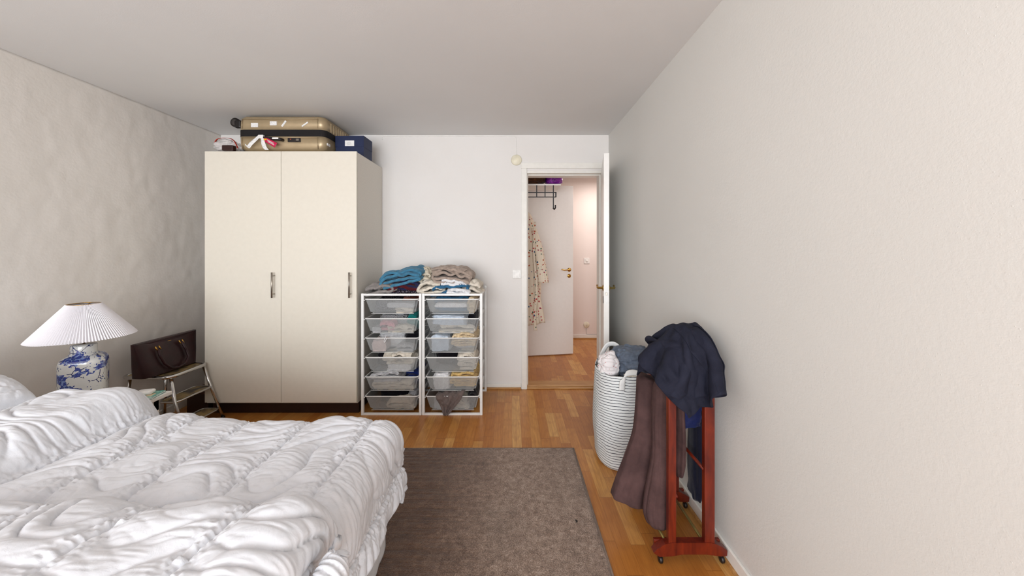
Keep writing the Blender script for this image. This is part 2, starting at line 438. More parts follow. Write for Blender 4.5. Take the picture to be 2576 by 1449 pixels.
for (a, b, hxx) in ((WX0, wx-.0015, -1.934), (wx+.0015, WX1+.0, -1.312)):
    mb = MB(); mb.box(*W((a, b, WY, WY+.019, WZ0, WZ1)), bev=.0015); d = mb.build('door', M_ward, wr)
    mb = MB(); X = hxx-WX0
    mb.tube([(X, -.035, .972), (X, -.035, 1.176)], .007, 14)
    for z in (1.0, 1.148): mb.tube([(X, -.035, z), (X+.0, .0, z)], .0045, 8)
    mb.build('handle', M_nickel, d)

# ------------------------------------------------------------- suitcase on the wardrobe
M_gold = plain('champagne_shell', 'B39F7F', .36, .4, .5, .05, 8)
M_label = NT('printed_label'); v = M_label.coord((1, 1, 1)); wv = M_label.n('ShaderNodeTexWave', bands_direction='Z'); wv.inputs['Scale'].default_value = 38
M_label.l(v, wv.inputs['Vector']); nn = M_label.noise(v, 260, 1)
M_label.col(M_label.mix(M_label.math('MULTIPLY', M_label.math('GREATER_THAN', wv.outputs['Fac'], .86), M_label.math('GREATER_THAN', nn, .54)), 'F2F1EF', '6E6A70')); M_label = M_label.set(.5)
M_paper = plain('paper_white', 'EDECEA', .6)
sc = thing('suitcase', 'champagne hard-shell suitcase lying flat on the wardrobe with airline tags', 'suitcase', (-2.25, 2.93, WZ1))
sw, sd = .72, .50
def shell(z0, z1, top):
    """half shell lying flat: chamfered away from the zip"""
    def ring(ins, z, r=.052, n=6):
        x0, x1, y0, y1 = ins, sw-ins, ins*.8, sd-ins
        pts = []
        for cx_, cy_, a in ((x1-r, y0+r, -90), (x1-r, y1-r, 0), (x0+r, y1-r, 90), (x0+r, y0+r, 180)):
            for k in range(n+1):
                t_ = R(a+90*k/n); pts.append((cx_+r*math.cos(t_), cy_+r*math.sin(t_), z))
        return pts
    zs = [(0, 0), (.002, .6), (.008, .82), (.022, .96), (.05, 1.0)] if top else [(0, 0), (.002, .55), (.012, .78), (.03, .94), (.055, 1.0)]
    bm = bmesh.new(); rr = []
    for ins, f in zs:
        z = z0+(z1-z0)*f
        pts = ring(ins, z)
        rr.append([bm.verts.new(p) for p in pts])
    n = len(rr[0])
    for A, B in zip(rr, rr[1:]):
        for k in range(n): bm.faces.new((A[k], A[(k+1) % n], B[(k+1) % n], B[k])).smooth = True
    bm.faces.new(rr[0]); bm.faces.new(rr[-1])
    bmesh.ops.recalc_face_normals(bm, faces=bm.faces[:])
    me = bpy.data.meshes.new('shell'); bm.to_mesh(me); bm.free(); return link('shell', me, M_gold, sc)
zb0, zb1 = .132, .162
s_lo = shell(.128, .004, False); s_up = shell(.178, .298, True)
mb = MB()
for z, hgt in ((.128, .006), (.160, .006)): pass
pts = []
rr_ = .052
for cx_, cy_, a in ((sw-rr_, rr_, -90), (sw-rr_, sd-rr_, 0), (rr_, sd-rr_, 90), (rr_, rr_, 180)):
    for k in range(7): t_ = R(a+15*k); pts.append((cx_+(rr_+.001)*math.cos(t_), cy_+(rr_+.001)*math.sin(t_)))
mb.prism(pts, .126, .180, 'z'); mb.build('zip_band', plain('zip_black', '0C0709', .8), sc)
# ribs on the flanks (both shells), raised panels on the front
for k in range(9):
    mb = MB(); y = .09+k*.042; mb.box(sw-.008, sw+.004, y, y+.022, .184, .262, .004); mb.build('rib', M_gold, s_up)
for k in range(2):
    pass
for (z0, z1, par) in ((.022, .118, s_lo), (.190, .268, s_up)):
    mb = MB(); x0, x1 = .04, sw-.062
    for (p, q) in (((x0, z0), (x0, z1)), ((x0, z1), (x1, z1)), ((x1, z1), (x1, z0))):
        mb.tube([(p[0], .0, p[1]), (q[0], .0, q[1])], .0035, 8)
    mb.build('raised_edge', M_gold, par)
mb = MB(); mb.tube([(.20, .0, .112), (.21, -.022, .108), (.37, -.022, .094), (.375, .0, .094)], .0125, 12); mb.build('carry_handle', M_blackp, sc)
mb = MB(); mb.box(.31, .36, -.038, -.034, .092, .106, .002); mb.build('handle_clip', M_plastic, sc)
mb = MB(); mb.box(.415, .52, -.006, .004, .078, .112, .003); lk = mb.build('combination_lock', M_blackp, sc)
mb = MB()
for q in range(3): mb.box(.484+q*.009, .490+q*.009, -.0075, -.006, .088, .104)
mb.build('number_wheel', M_nickel, lk)
mb = MB(); mb.lathe([(0, -.0075), (.004, -.0075), (.004, -.006)], (.44, 0, .10), 10, 'y'); mb.build('red_button', plain('orange_red', 'D0502A', .5), lk)
for (x0, x1, z0, z1, rot) in ((.115, .172, .200, .235, 0), (.27, .325, .215, .248, 0), (.355, .412, .222, .236, 55), (.525, .585, .218, .229, 35)):
    mb = MB(); cxx, czz = (x0+x1)/2, (z0+z1)/2
    Mx = Matrix.Translation((cxx, 0, czz)) @ Matrix.Rotation(R(-rot), 4, 'Y') @ Matrix.Translation((-cxx, 0, -czz))
    mb.box(x0, x1, -.0045, .002, z0, z1, M=Mx); mb.build('sticker', M_label, s_up)
def ribbon(name, pts, wid, wdir, m, parent=None, ripple=0, seed=1, nv=5, thick=.0012, sub=8):
    """strip following pts; wid per point; wdir width direction(s)"""
    pts = np.array(pts, float); n = len(pts); t = np.linspace(0, n-1, (n-1)*sub+1)
    i = np.clip(t.astype(int), 0, n-2); f = (t-i)[:, None]
    p0 = pts[np.clip(i-1, 0, n-1)]; p1 = pts[i]; p2 = pts[i+1]; p3 = pts[np.clip(i+2, 0, n-1)]
    C = .5*((2*p1)+(-p0+p2)*f+(2*p0-5*p1+4*p2-p3)*f*f+(-p0+3*p1-3*p2+p3)*f**3)
    wd_ = np.interp(t, range(n), wid if isinstance(wid, (list, tuple)) else [wid]*n)
    wdir = np.array(wdir, float)
    if wdir.ndim == 1: D = np.tile(wdir/np.linalg.norm(wdir), (len(t), 1))
    else:
        D = np.stack([np.interp(t, range(n), wdir[:, q]) for q in range(3)], -1); D /= np.linalg.norm(D, axis=1)[:, None]
    s = np.linspace(-.5, .5, nv)
    G = C[:, None, :] + D[:, None, :]*(wd_[:, None]*s[None, :])[:, :, None]
    if ripple:
        N = normals(G); G = G + N*(ripple*fbm(s[None, :]*6+0*t[:, None], t[:, None]*.9, 0, seed, 3))[:, :, None]
    return grid(name, G, m, parent, thick=thick)
ribbon('luggage_tag', [(.20, -.03, .118), (.175, -.034, .09), (.14, -.038, .055), (.115, -.040, .025), (.095, -.036, .05)], [.022, .026, .03, .03, .022], (.6, 0, -.5), M_label, sc)
ribbon('luggage_tag', [(.215, -.03, .12), (.23, -.034, .09), (.24, -.038, .055), (.255, -.04, .02), (.27, -.037, .004)], [.02, .026, .034, .034, .03], (1, 0, 0), M_label, sc)
mb = MB(); mb.box(.195, .235, -.036, -.012, .10, .128, .003); mb.build('luggage_tag', M_paper, sc)
M_pink = plain('crimson_tag', 'C3164B', .45)
rt = ribbon('luggage_tag', [(.225, -.031, .095), (.26, -.036, .085), (.30, -.04, .065), (.345, -.042, .04)], [.02, .034, .04, .042], (.45, 0, .9), M_pink, sc)
mb = MB()
for k, (u, w_) in enumerate(((.0, .05), (.013, .04))):
    for q in range(7):
        x = .275+q*.0075+u*.45; z = .083-q*.0042-u*1.0
        mb.box(x, x+.0045, -.0445, -.0425, z-.004, z+.003)
mb.build('tag_print', M_paper, rt)
mb = MB(); mb.box(.245, .27, -.043, -.038, .083, .094, .002); mb.build('yellow_sticker', plain('yellow', 'E8B800', .5), rt)
# spinner wheel at the upper left
mb = MB(); mb.box(-.045, .01, .02, .06, .205, .27, .012); mb.lathe([(0, -.012), (.028, -.012), (.038, -.006), (.038, .012), (.028, .018), (0, .018)], (-.045, .038, .252), 24, 'y')
wh = mb.build('wheel', M_blackp, sc)
mb = MB(); mb.lathe([(.012, -.001), (.026, -.001), (.026, .0)], (-.045, .025, .252), 20, 'y'); mb.build('wheel_rim', plain('grey_rim', '55504E', .3, .5), wh)
mb = MB(); mb.box(sw-.002, sw+.004, .03, .075, .06, .08, .001); mb.build('side_label', M_label, sc)

# navy box
M_navybox = plain('navy_board', '142247', .55, 0, .4, .05)
bx = thing('storage_box', 'navy blue lidded box with a white label, right of the suitcase on the wardrobe', 'box', (-1.522, 3.08, WZ1), R(-1.2))
mb = MB(); mb.box(.002, .246, .002, .175, 0, .11); mb.build('box_base', M_navybox, bx)
mb = MB(); mb.box(0, .248, 0, .177, .083, .178, .001); mb.build('lid', M_navybox, bx)
mb = MB(); mb.box(.085, .165, -.0012, 0, .088, .137, .0003); lb = mb.build('label', M_paper, bx)
mb = MB()
for k, (a, b) in enumerate(((.118, .124), (.105, .136), (.1, .14), (.108, .132))): mb.box(a, b, -.0018, -.001, .123-k*.008, .1245-k*.008)
mb.build('label_print', plain('grey_print', '77777C', .6), lb)

# crumpled carrier bag
def lump(name, label, cat, c, size, rot=(0, 0, 0), m=None, seed=1, e=.6, ev=.8, big=.12, wr=.08, wf=7, layers=0, group=None, nu=72, nv=36, parent=None, flat=0.35):
    u = np.linspace(0, 2*PI, nu, endpoint=False)[:, None]; v = np.linspace(-PI/2, PI/2, nv)[None, :]
    sp = lambda a, p: np.sign(a)*np.abs(a)**p
    x = sp(np.cos(v), ev)*sp(np.cos(u), e); y = sp(np.cos(v), ev)*sp(np.sin(u), e); z = sp(np.sin(v), ev)+0*u
    r = 1 + big*fbm(x*1.1+seed*3.1, y*1.1, z*1.1, seed, 2)
    foldd = np.abs(fbm(x*wf*.22+seed*1.7+.4*y, y*wf*.5, z*wf*.9, seed+11, 3))
    r = r + wr*(foldd-.35)
    if layers:
        side = np.clip(1-np.abs(z)*.7, 0, 1)
        r = r + .05*side*(np.abs(np.sin((z+.12*vn(x*2, y*2, 0, seed+5))*layers*PI/2))**.6-.5)
    X, Y_, Z = x*r*size[0]/2, y*r*size[1]/2, z*r*size[2]/2
    Z = np.maximum(Z, -size[2]/2*(1-flat*.3))
    P = np.stack([X, Y_, Z], -1)
    if parent is None:
        o = grid(name, P, m, wrap_u=True, cap=True); o.location = c; o.rotation_euler = rot; tag(o, label, cat, group)
    else:
        o = grid(name, P, m, parent, wrap_u=True, cap=True); o.location = c; o.rotation_euler = rot
    return o
def folded(name, label, c, size, rot, m, seed, layers=5, dome=.35, wr=1.0, shear=0, group=None):
    """garment folded back and forth into a soft stack: one continuous sheet"""
    rnd = random.Random(seed); a0, b0, h = size[0]/2, size[1]/2, size[2]
    sp_ = h/max(1, layers-1); X = []; Z = []; L = []
    for k in range(layers):
        ak = a0*(1-rnd.uniform(0, .16)); off = a0*rnd.uniform(-.04, .04); zk = -h/2+k*sp_
        xs = np.linspace(-ak, ak, 46); 
        if k % 2: xs = xs[::-1]
        X += list(xs+off); Z += [zk]*46; L += [k]*46
        if k < layers-1:
            e = xs[-1]+off; s_ = 1 if k % 2 == 0 else -1
            for q in range(1, 7):
                t = PI*q/7; X.append(e+s_*math.sin(t)*min(sp_*.62, .02)); Z.append(zk+sp_*(1-math.cos(t))/2); L.append(k+q/7)
    X = np.array(X)[:, None]; Z = np.array(Z)[:, None]; L = np.array(L)[:, None]
    nv = 44; v = np.linspace(-1, 1, nv)[None, :]
    fr = 1-.10*np.abs(vn(L*1.3+seed, 0*L, 0, seed)) ; bk = 1-.15*np.abs(vn(L*1.7+seed+9, 0*L, 0, seed))
    Yv = np.where(v < 0, v*fr, v*bk)*b0*(1-.12*np.abs(X/a0)**3)
    Yv = Yv + .05*b0*vn(X*14+seed, L*2, 0, seed+3)
    Xv = X*(1-.06*v**2)+shear*Yv + .03*a0*vn(Yv*14, L*2, 0, seed+4)
    f = (Z+h/2)/h
    D = 1-dome*(np.abs(X/a0)**2.2) - dome*.5*np.abs(v)**3
    Zv = (Z+h/2)*D
    Zv = Zv + f*(.16*h*fbm(Xv*9+seed, Yv*9, 0, seed+5, 2)+.010*wr*(.5-np.abs(fbm(Xv*16+seed+L*.4, Yv*26, 0, seed+6, 3)))) + sp_*.30*vn(Xv*22, Yv*22, L*1.5, seed+7)
    Zv = np.maximum(Zv, .0)-h/2
    o = grid(name, np.stack([Xv+0*v, Yv+0*X, Zv], -1), m, thick=min(.022, sp_*.72)); o.location = c; o.rotation_euler = rot
    md = o.modifiers.new('soft', 'SUBSURF'); md.levels = md.render_levels = 1
    return tag(o, label, 'clothing', group)
M_bagw = fabric('grey_white_plastic', 'C9C4C2', .06, 200, .5, .45)
pb = thing('carrier_bag', 'crumpled white and red carrier bag left of the suitcase on the wardrobe', 'bag', (-2.36, 3.0, WZ1+.002))
lump('bag_body', '', '', (0, 0, .05), (.19, .16, .11), (0, 0, .2), M_bagw, 3, .8, .9, .15, .25, 9, parent=pb)
ribbon('red_trim', [(-.09, -.055, .06), (-.05, -.065, .105), (.03, -.06, .112), (.08, -.06, .085), (.10, -.05, .03)], [.015, .02, .02, .016, .012], (0, 1, .3), plain('red_plastic', 'B8301E', .4), pb, .002)
mb = MB(); mb.box(.005, .095, -.10, -.06, .0, .045, .006); mb.build('dark_case', plain('dark_red_case', '2E100E', .4), pb)

# ------------------------------------------------------------- drawer frames
def mesh_mat():
    t = NT('perforated_white_mesh'); tr = t.n('ShaderNodeBsdfTransparent'); mx = t.n('ShaderNodeMixShader')
    t.col('BFC2C2'); t.set(.5, 0, .3)
    v = t.coord((1, 1, 1)); vo = t.n('ShaderNodeTexVoronoi'); vo.inputs['Scale'].default_value = 620; t.l(v, vo.inputs['Vector'])
    f = t.math('MULTIPLY_ADD', t.math('LESS_THAN', vo.outputs['Distance'], .42), -.22, .52)
    t.l(f, mx.inputs[0]); t.l(tr.outputs[0], mx.inputs[1]); t.l(t.b.outputs[0], mx.inputs[2])
    t.l(mx.outputs[0], t.t.nodes['Material Output'].inputs['Surface']); return t.m
M_mesh = mesh_mat()
FY = 2.935; UD = .515; UW = .5
RIMZ = [.952 - .1596*k for k in range(6)]
def make_unit(x0, label):
    u = thing('drawer_frame', label, 'drawer unit', (x0, FY, 0), 0, None)
    w_ = UW-.004; z1 = 1.0; t_ = .021
    for (yy_, nm) in ((0, 'front'), (UD-t_, 'rear')):
        for xx in (0, w_-t_):
            mb = MB(); mb.box(xx, xx+t_, yy_, yy_+t_, 0.0, z1+(.015 if yy_ else 0), .002); mb.build('post', M_steelw, u)
        mb = MB(); mb.box(t_, w_-t_, yy_, yy_+t_, 0.0, .016, .002); mb.build('cross_bar', M_steelw, u)
        mb = MB(); mb.box(t_, w_-t_, yy_, yy_+t_, z1-.018, z1-.002, .002); mb.build('cross_bar', M_steelw, u)
    for xx in (0, w_-t_):
        for zq in (z1-.018,):
            mb = MB(); mb.box(xx+.003, xx+t_-.003, t_, UD-t_, zq, zq+.014, .002); mb.build('side_bar', M_steelw, u)
    for k in range(6):
        for sx_ in (0, 1):
            xx = t_ if sx_ == 0 else w_-t_
            mb = MB(); d = 1 if sx_ == 0 else -1
            mb.box(min(xx, xx+.007*d), max(xx, xx+.007*d), .004, UD-.004, RIMZ[k]-.012, RIMZ[k]-.006); mb.build('runner', M_steelw, u)
    return u, w_
def basket_parts(u, k, w_):
    a, b = .030, w_-.030; a2, b2 = .062, w_-.062; zt = RIMZ[k]; zb = zt-.125
    y0, y1, y0b, y1b = .004, UD-.02, .035, UD-.05
    bm = bmesh.new()
    T = [bm.verts.new(p) for p in ((a, y0, zt), (b, y0, zt), (b, y1, zt), (a, y1, zt))]
    B = [bm.verts.new(p) for p in ((a2, y0b, zb), (b2, y0b, zb), (b2, y1b, zb), (a2, y1b, zb))]
    for i in range(4): bm.faces.new((T[i], T[(i+1) % 4], B[(i+1) % 4], B[i]))
    bm.faces.new(B)
    es = [e for e in bm.edges if not (e.verts[0] in T and e.verts[1] in T)]
    bmesh.ops.bevel(bm, geom=es, offset=.016, segments=3, affect='EDGES')
    me = bpy.data.meshes.new('basket'); bm.to_mesh(me); bm.free()
    bk = link('basket', me, M_mesh, u)
    pts = []; r = .02
    for cx_, cy_, aa in ((b-r, y0+r, -90), (b-r, y1-r, 0), (a+r, y1-r, 90), (a+r, y0+r, 180)):
        for q in range(5): t_ = R(aa+22.5*q); pts.append((cx_+r*math.cos(t_), cy_+r*math.sin(t_), zt))
    mb = MB(); mb.tube(pts, .0048, 8, closed=True)
    for xx in (a, b): mb.box(xx-.006 if xx == a else xx, xx if xx == a else xx+.006, y0+.02, y1-.02, zt-.004, zt)
    for (p, q) in (((a, y0), (a2, y0b)), ((b, y0), (b2, y0b))):
        pass
    mb.tube([(a2+.01, y0b, zb+.001), (b2-.01, y0b, zb+.001)], .0022, 6)
    mb.build('rim', M_steelw, bk)
    return bk
UX = [-1.239, -.739]
units = []
for i, lab in enumerate(('white metal drawer frame with six mesh baskets, next to the wardrobe', 'white metal drawer frame with six mesh baskets, nearer the doorway')):
    u, w_ = make_unit(UX[i], lab); units.append(u)
    if i == 0: bks = [basket_parts(u, k, w_) for k in range(6)]
    else:
        for bk in bks:
            c = bk.copy(); S.collection.objects.link(c); c.parent = u
            for ch in bk.children:
                d = ch.copy(); S.collection.objects.link(d); d.parent = c

def dotted(name, base_, cols, scale=60, r=.3, thr=.0):
    t = NT(name); v = t.coord(); vo = t.n('ShaderNodeTexVoronoi'); vo.inputs['Scale'].default_value = scale; vo.inputs['Randomness'].default_value = .9
    nz = t.n('ShaderNodeTexNoise'); nz.inputs['Scale'].default_value = scale*2; t.l(v, nz.inputs['Vector'])
    add = t.n('ShaderNodeVectorMath', operation='MULTIPLY_ADD'); t.l(nz.outputs['Color'], add.inputs[0]); add.inputs[1].default_value = (.5/scale,)*3; t.l(v, add.inputs[2])
    t.l(add.outputs[0], vo.inputs['Vector'])
    sep = t.n('ShaderNodeSeparateColor'); t.l(vo.outputs['Color'], sep.inputs[0])
    m = t.math('MULTIPLY', t.math('LESS_THAN', vo.outputs['Distance'], r), t.math('GREATER_THAN', sep.outputs[1], thr))
    rp = t.n('ShaderNodeValToRGB'); rp.color_ramp.interpolation = 'CONSTANT'; e = rp.color_ramp.elements
    while len(e) < len(cols): e.new(.5)
    for i, c in enumerate(cols): e[i].position = i/len(cols); e[i].color = lin(c)
    t.l(sep.outputs[0], rp.inputs[0])
    t.col(t.mix(m, base_, rp.outputs[0])); t.bump(t.noise(v, 25, 4), .3, .01); return t.set(.85, 0, .2)
def striped(name, a, b, sc=70, rot=(0, 0, 0), thr=.5, dist=3):
    t = NT(name); v = t.coord(rot=rot); wv = t.n('ShaderNodeTexWave'); wv.inputs['Scale'].default_value = sc; wv.inputs['Distortion'].default_value = dist
    wv.inputs['Detail'].default_value = 1.5
    t.l(v, wv.inputs['Vector']); t.col(t.mix(t.math('GREATER_THAN', wv.outputs['Fac'], thr), a, b)); t.bump(t.noise(v, 25, 4), .3, .01); return t.set(.85, 0, .2)
FB = {
 'cream': fabric('cream_cotton', 'DCD3C4'), 'white': fabric('white_cotton', 'E4E4E6'), 'black': fabric('black_jersey', '15121A'), 'grey': fabric('grey_sweat', '8B8582'),
 'teal': fabric('teal_denim', '437A97', .1), 'navy': fabric('navy_knit', '25264A'), 'maroon': fabric('maroon_jersey', '55151F'), 'taupe': fabric('taupe_twill', 'A8978B'),
 'jeans': fabric('blue_jeans', '2F6286', .16), 'pale': fabric('pale_blue_cotton', 'C2CEDC'), 'pink': fabric('pink_cotton', 'DE9DA8'), 'palepink': fabric('pale_pink_cotton', 'E3CFCB'),
 'beige': fabric('beige_cotton', 'D8C3A0'), 'yellow': fabric('mustard_cotton', 'D8B878'), 'royal': fabric('royal_blue', '182C74'), 'brown': fabric('greybrown_jersey', '6F625E'),
 'lgrey': fabric('light_grey_jersey', 'BDBDC0'), 'rust': fabric('rust_wool', '9A4324'), 'tealg': fabric('teal_green', '1C8884'),
 'dots': dotted('cream_dotted', 'DAD0BC', ['1C1A1C', '2B2726'], 55, .22), 'stripe': striped('black_white_stripe', 'DADADC', '26262E', 40, (0, R(30), 0), .55, 5),
 'dark_print': dotted('dark_print', '1E1A22', ['9A90A0', '6E6478', 'B8AEB8'], 90, .3), 'floral': dotted('white_floral', 'E2E2E4', ['5A5A70', '8A8AA0'], 70, .25, .4)}
rowname = ['top', 'second', 'third', 'fourth', 'fifth', 'bottom']
# (column, row, colour, x0, x1 fraction, bottom, top above basket floor, y range, name, look)
IN = [
 (0,0,'dark_print',.06,.60,.0,.118,.12,.9,'blouse','black patterned'), (0,0,'rust',.62,.82,.0,.122,.3,.9,'jumper','rust coloured'), (0,0,'cream',.55,.92,.0,.045,.06,.28,'towel','cream'), (0,0,'lgrey',.40,.95,.048,.095,.06,.26,'strap_top','pale grey curved'),
 (0,1,'stripe',.08,.74,.0,.140,.35,.95,'shirt','black and white striped'), (0,1,'tealg',.76,.93,.0,.145,.3,.7,'sock_bundle','teal green'), (0,1,'pink',.22,.50,.03,.088,.05,.3,'shirt','pink'), (0,1,'cream',.36,.92,.0,.052,.05,.30,'towel','cream'), (0,1,'lgrey',.05,.24,.0,.05,.05,.3,'sock_bundle','grey'),
 (0,2,'white',.08,.66,.0,.145,.35,.95,'shirt','white crumpled'), (0,2,'black',.68,.95,.0,.135,.35,.95,'jumper','black'), (0,2,'palepink',.06,.36,.0,.105,.05,.3,'shirt','pale pink'), (0,2,'lgrey',.56,.94,.0,.055,.05,.3,'shirt','light grey'),
 (0,3,'black',.06,.30,.0,.136,.3,.95,'jumper','black'), (0,3,'cream',.33,.94,.068,.150,.05,.6,'towel','cream rolled'), (0,3,'white',.38,.93,.0,.066,.05,.5,'towel','white'),
 (0,4,'lgrey',.08,.66,.08,.145,.05,.9,'shirt','light grey'), (0,4,'royal',.70,.96,.0,.15,.3,.95,'jumper','royal blue'), (0,4,'cream',.05,.94,.0,.077,.05,.28,'blanket','cream folded'),
 (0,5,'black',.08,.70,.0,.13,.35,.95,'jumper','black'), (0,5,'lgrey',.73,.95,.0,.13,.35,.95,'shirt','grey'), (0,5,'cream',.40,.95,.0,.075,.05,.3,'towel','cream'),
 (1,0,'jeans',.05,.82,.0,.125,.3,.95,'jeans','blue denim'), (1,0,'beige',.84,.98,.0,.13,.05,.9,'trousers','beige'), (1,0,'white',.14,.80,.05,.092,.05,.27,'strap_top','white narrow'),
 (1,1,'pale',.10,.76,.06,.150,.05,.8,'shirt','pale blue'), (1,1,'black',.78,.96,.0,.14,.35,.95,'jumper','black'), (1,1,'cream',.16,.93,.0,.057,.05,.3,'towel','cream'),
 (1,2,'pale',.04,.46,.0,.14,.05,.9,'shirt','pale blue and white'), (1,2,'beige',.49,.95,.055,.158,.05,.9,'trousers','beige folded'), (1,2,'lgrey',.49,.93,.0,.052,.3,.9,'shirt','light grey'),
 (1,3,'black',.06,.60,.0,.145,.35,.95,'jumper','black'), (1,3,'cream',.63,.96,.02,.158,.05,.7,'towel','cream bunched'),
 (1,4,'white',.06,.44,.0,.15,.05,.8,'shirt','crumpled white'), (1,4,'yellow',.47,.97,.04,.15,.05,.9,'trousers','mustard yellow'),
 (1,5,'lgrey',.08,.44,.0,.10,.05,.8,'shirt','grey'), (1,5,'cream',.47,.80,.0,.08,.05,.8,'towel','cream'), (1,5,'black',.84,.97,.0,.14,.1,.9,'jumper','near-black'),
]
def folded_c(nm, lab, cat, c, size, rot, m, seed, *a, **k): return folded(nm, lab, c, size, rot, m, seed, max(2, min(5, int(size[2]/.02))), .2)
for idx, (c, r, colr, f0, f1, zb, zt, y0, y1, nm, look) in enumerate(IN):
    zf = RIMZ[r]-.125; zb += .003
    # basket narrows downwards
    zm = (zb+min(zt, .125)*.35)/.125; ins = .062-.032*min(1, zm)
    xa = UX[c]+ins+.006; xb = UX[c]+UW-.004-ins-.006; ww = xb-xa
    x0, x1 = xa+f0*ww*1.0, xa+f1*ww
    ya = (FY-.012 if y0 < .1 else FY+.03+(y0-.05)*.42); yb = FY+.02+y1*.45
    cs = ((x0+x1)/2, (ya+yb)/2, zf+(zb+zt)/2)
    side = 'left' if c == 0 else 'right'
    it = (lump if look.startswith(('white','crumpled','black','grey','pale')) else folded_c)(nm, '%s %s in the %s basket of the %s drawer frame' % (look, nm.replace('_', ' '), rowname[r], side), 'clothing', cs, ((x1-x0)*1.0, (yb-ya)*1.0, (zt-zb)*1.0), (0, 0, 0), FB[colr], 40+idx, .4, .45, .08, .14, 6, nu=84, nv=40)
    for q in it.data.vertices:
        wz = cs[2]+q.co.z; hgt = min(1, max(0, (wz-zf)/.125)); ymin = FY+.036-.031*hgt+(.015 if it.modifiers else .003)+.001*math.sin(q.co.x*70)
        if cs[1]+q.co.y < ymin: q.co.y = ymin-cs[1]
        inn = .066-.032*hgt; xlo, xhi = UX[c]+inn, UX[c]+UW-.004-inn
        mg = .012 if it.modifiers else 0; q.co.x = min(max(q.co.x, xlo+mg-cs[0]), xhi-mg-cs[0]); q.co.z = max(q.co.z, zf+.003+mg-cs[2])
        if r > 0: q.co.z = min(q.co.z, RIMZ[r-1]-.128-cs[2]) if cs[1]+q.co.y > FY+.03 else q.co.z
    it['group'] = 'clothes in the mesh baskets'
for u in units: u['group'] = 'white metal drawer frames'
# cloth hanging over the front of the bottom right basket
ox = UX[1]; zr = RIMZ[5]
o = ribbon('trousers', [(ox+.235, FY+.16, zr+.0), (ox+.235, FY+.07, zr+.028), (ox+.232, FY-.004, zr+.014), (ox+.226, FY-.014, zr-.035), (ox+.215, FY-.012, zr-.09), (ox+.198, FY-.012, zr-.148)], [.2, .24, .23, .18, .10, .03], (1, 0, .12), FB['brown'], None, .016, 7, 26, .004, 9)
tag(o, 'grey-brown trousers hanging over the rim of the bottom basket nearer the doorway', 'clothing')
o = ribbon('strap_top', [(UX[0]+.20, FY+.03, RIMZ[2]+.02), (UX[0]+.20, FY-.007, RIMZ[2]+.004), (UX[0]+.192, FY-.006, RIMZ[2]-.02), (UX[0]+.196, FY-.006, RIMZ[2]-.033), (UX[0]+.206, FY-.006, RIMZ[2]-.015), (UX[0]+.212, FY-.007, RIMZ[2]+.003)], .006, (1, 0, 0), FB['white'], None, 0, 1, 3, .001)
tag(o, 'thin white strap looped over the third basket rim of the left drawer frame', 'clothing')
# clothes heaped on top: (name, look, colour, px0, px1, py0, py1, y0, y1, tilt)
TOP = [
 ('trousers','grey sweatpants end hanging left of the clothes heap','grey',912,990,716,738,2.96,3.2,-10),
 ('shirt','cream patterned shirt at the bottom of the heap beside the wardrobe','dark_print',958,1052,733,742,2.97,3.3,0),
 ('shirt','maroon shirt lying under the navy one on the drawer frame','maroon',972,1056,719,737,2.98,3.2,6),
 ('jumper','folded navy jumper under the teal shirt','navy',980,1060,703,728,3.0,3.3,4),
 ('shirt','folded teal-blue denim shirt on top of the heap beside the wardrobe','teal',948,1060,680,716,2.97,3.3,-14),
 ('scarf','cream scarf with black dots between the two clothes heaps','dots',1052,1084,682,712,3.05,3.25,0),
 ('jumper','cream knitted jumper between the two clothes heaps','cream',1050,1112,706,737,2.97,3.3,-4),
 ('jeans','blue jeans folded under the taupe shirt','jeans',1078,1176,715,738,2.97,3.25,-7),
 ('shirt','white shirt strip lying on the frame bar beneath the jeans','white',1122,1176,728,738,2.95,3.02,0),
 ('shirt','small folded white floral shirt under the taupe shirt','floral',1108,1170,704,716,2.97,3.15,4),
 ('jeans','dark blue jeans peeking out behind the taupe shirt','jeans',1140,1193,690,716,3.16,3.35,0),
 ('shirt','folded taupe shirt on top of the heap nearer the doorway','taupe',1083,1185,674,711,2.98,3.3,3),
 ('trousers','cream trousers at the doorway end of the drawer frames','cream',1166,1210,712,738,3.0,3.35,12),
]
for idx, (nm, lab, colr, a, b, c, d, y0, y1, tilt) in enumerate(TOP):
    ym = y0+.03; X0, _, Z1 = at(a, c, ym); X1, _, Z0 = at(b, d, ym)
    hh = Z1-Z0
    folded(nm, lab, ((X0+X1)/2, (y0+y1)/2, (Z0+Z1)/2), (X1-X0, y1-y0, hh), (0, R(tilt), R(random.Random(idx).uniform(-6, 6))), FB[colr], 100+idx, max(2, min(4, int(round(hh/.032)))), group='clothes heaped on the drawer frames')

# folds and cuffs on the two top shirts
ribbon('shirt_fold', [(-.16, -.15, .045), (-.06, -.155, .06), (.05, -.15, .03), (.14, -.13, .06)], [.03, .05, .05, .02], (0, .8, .5), FB['taupe'], [o for o in bpy.data.objects if o.get('label', '').startswith('folded taupe')][0], .006, 3, 7, .004)

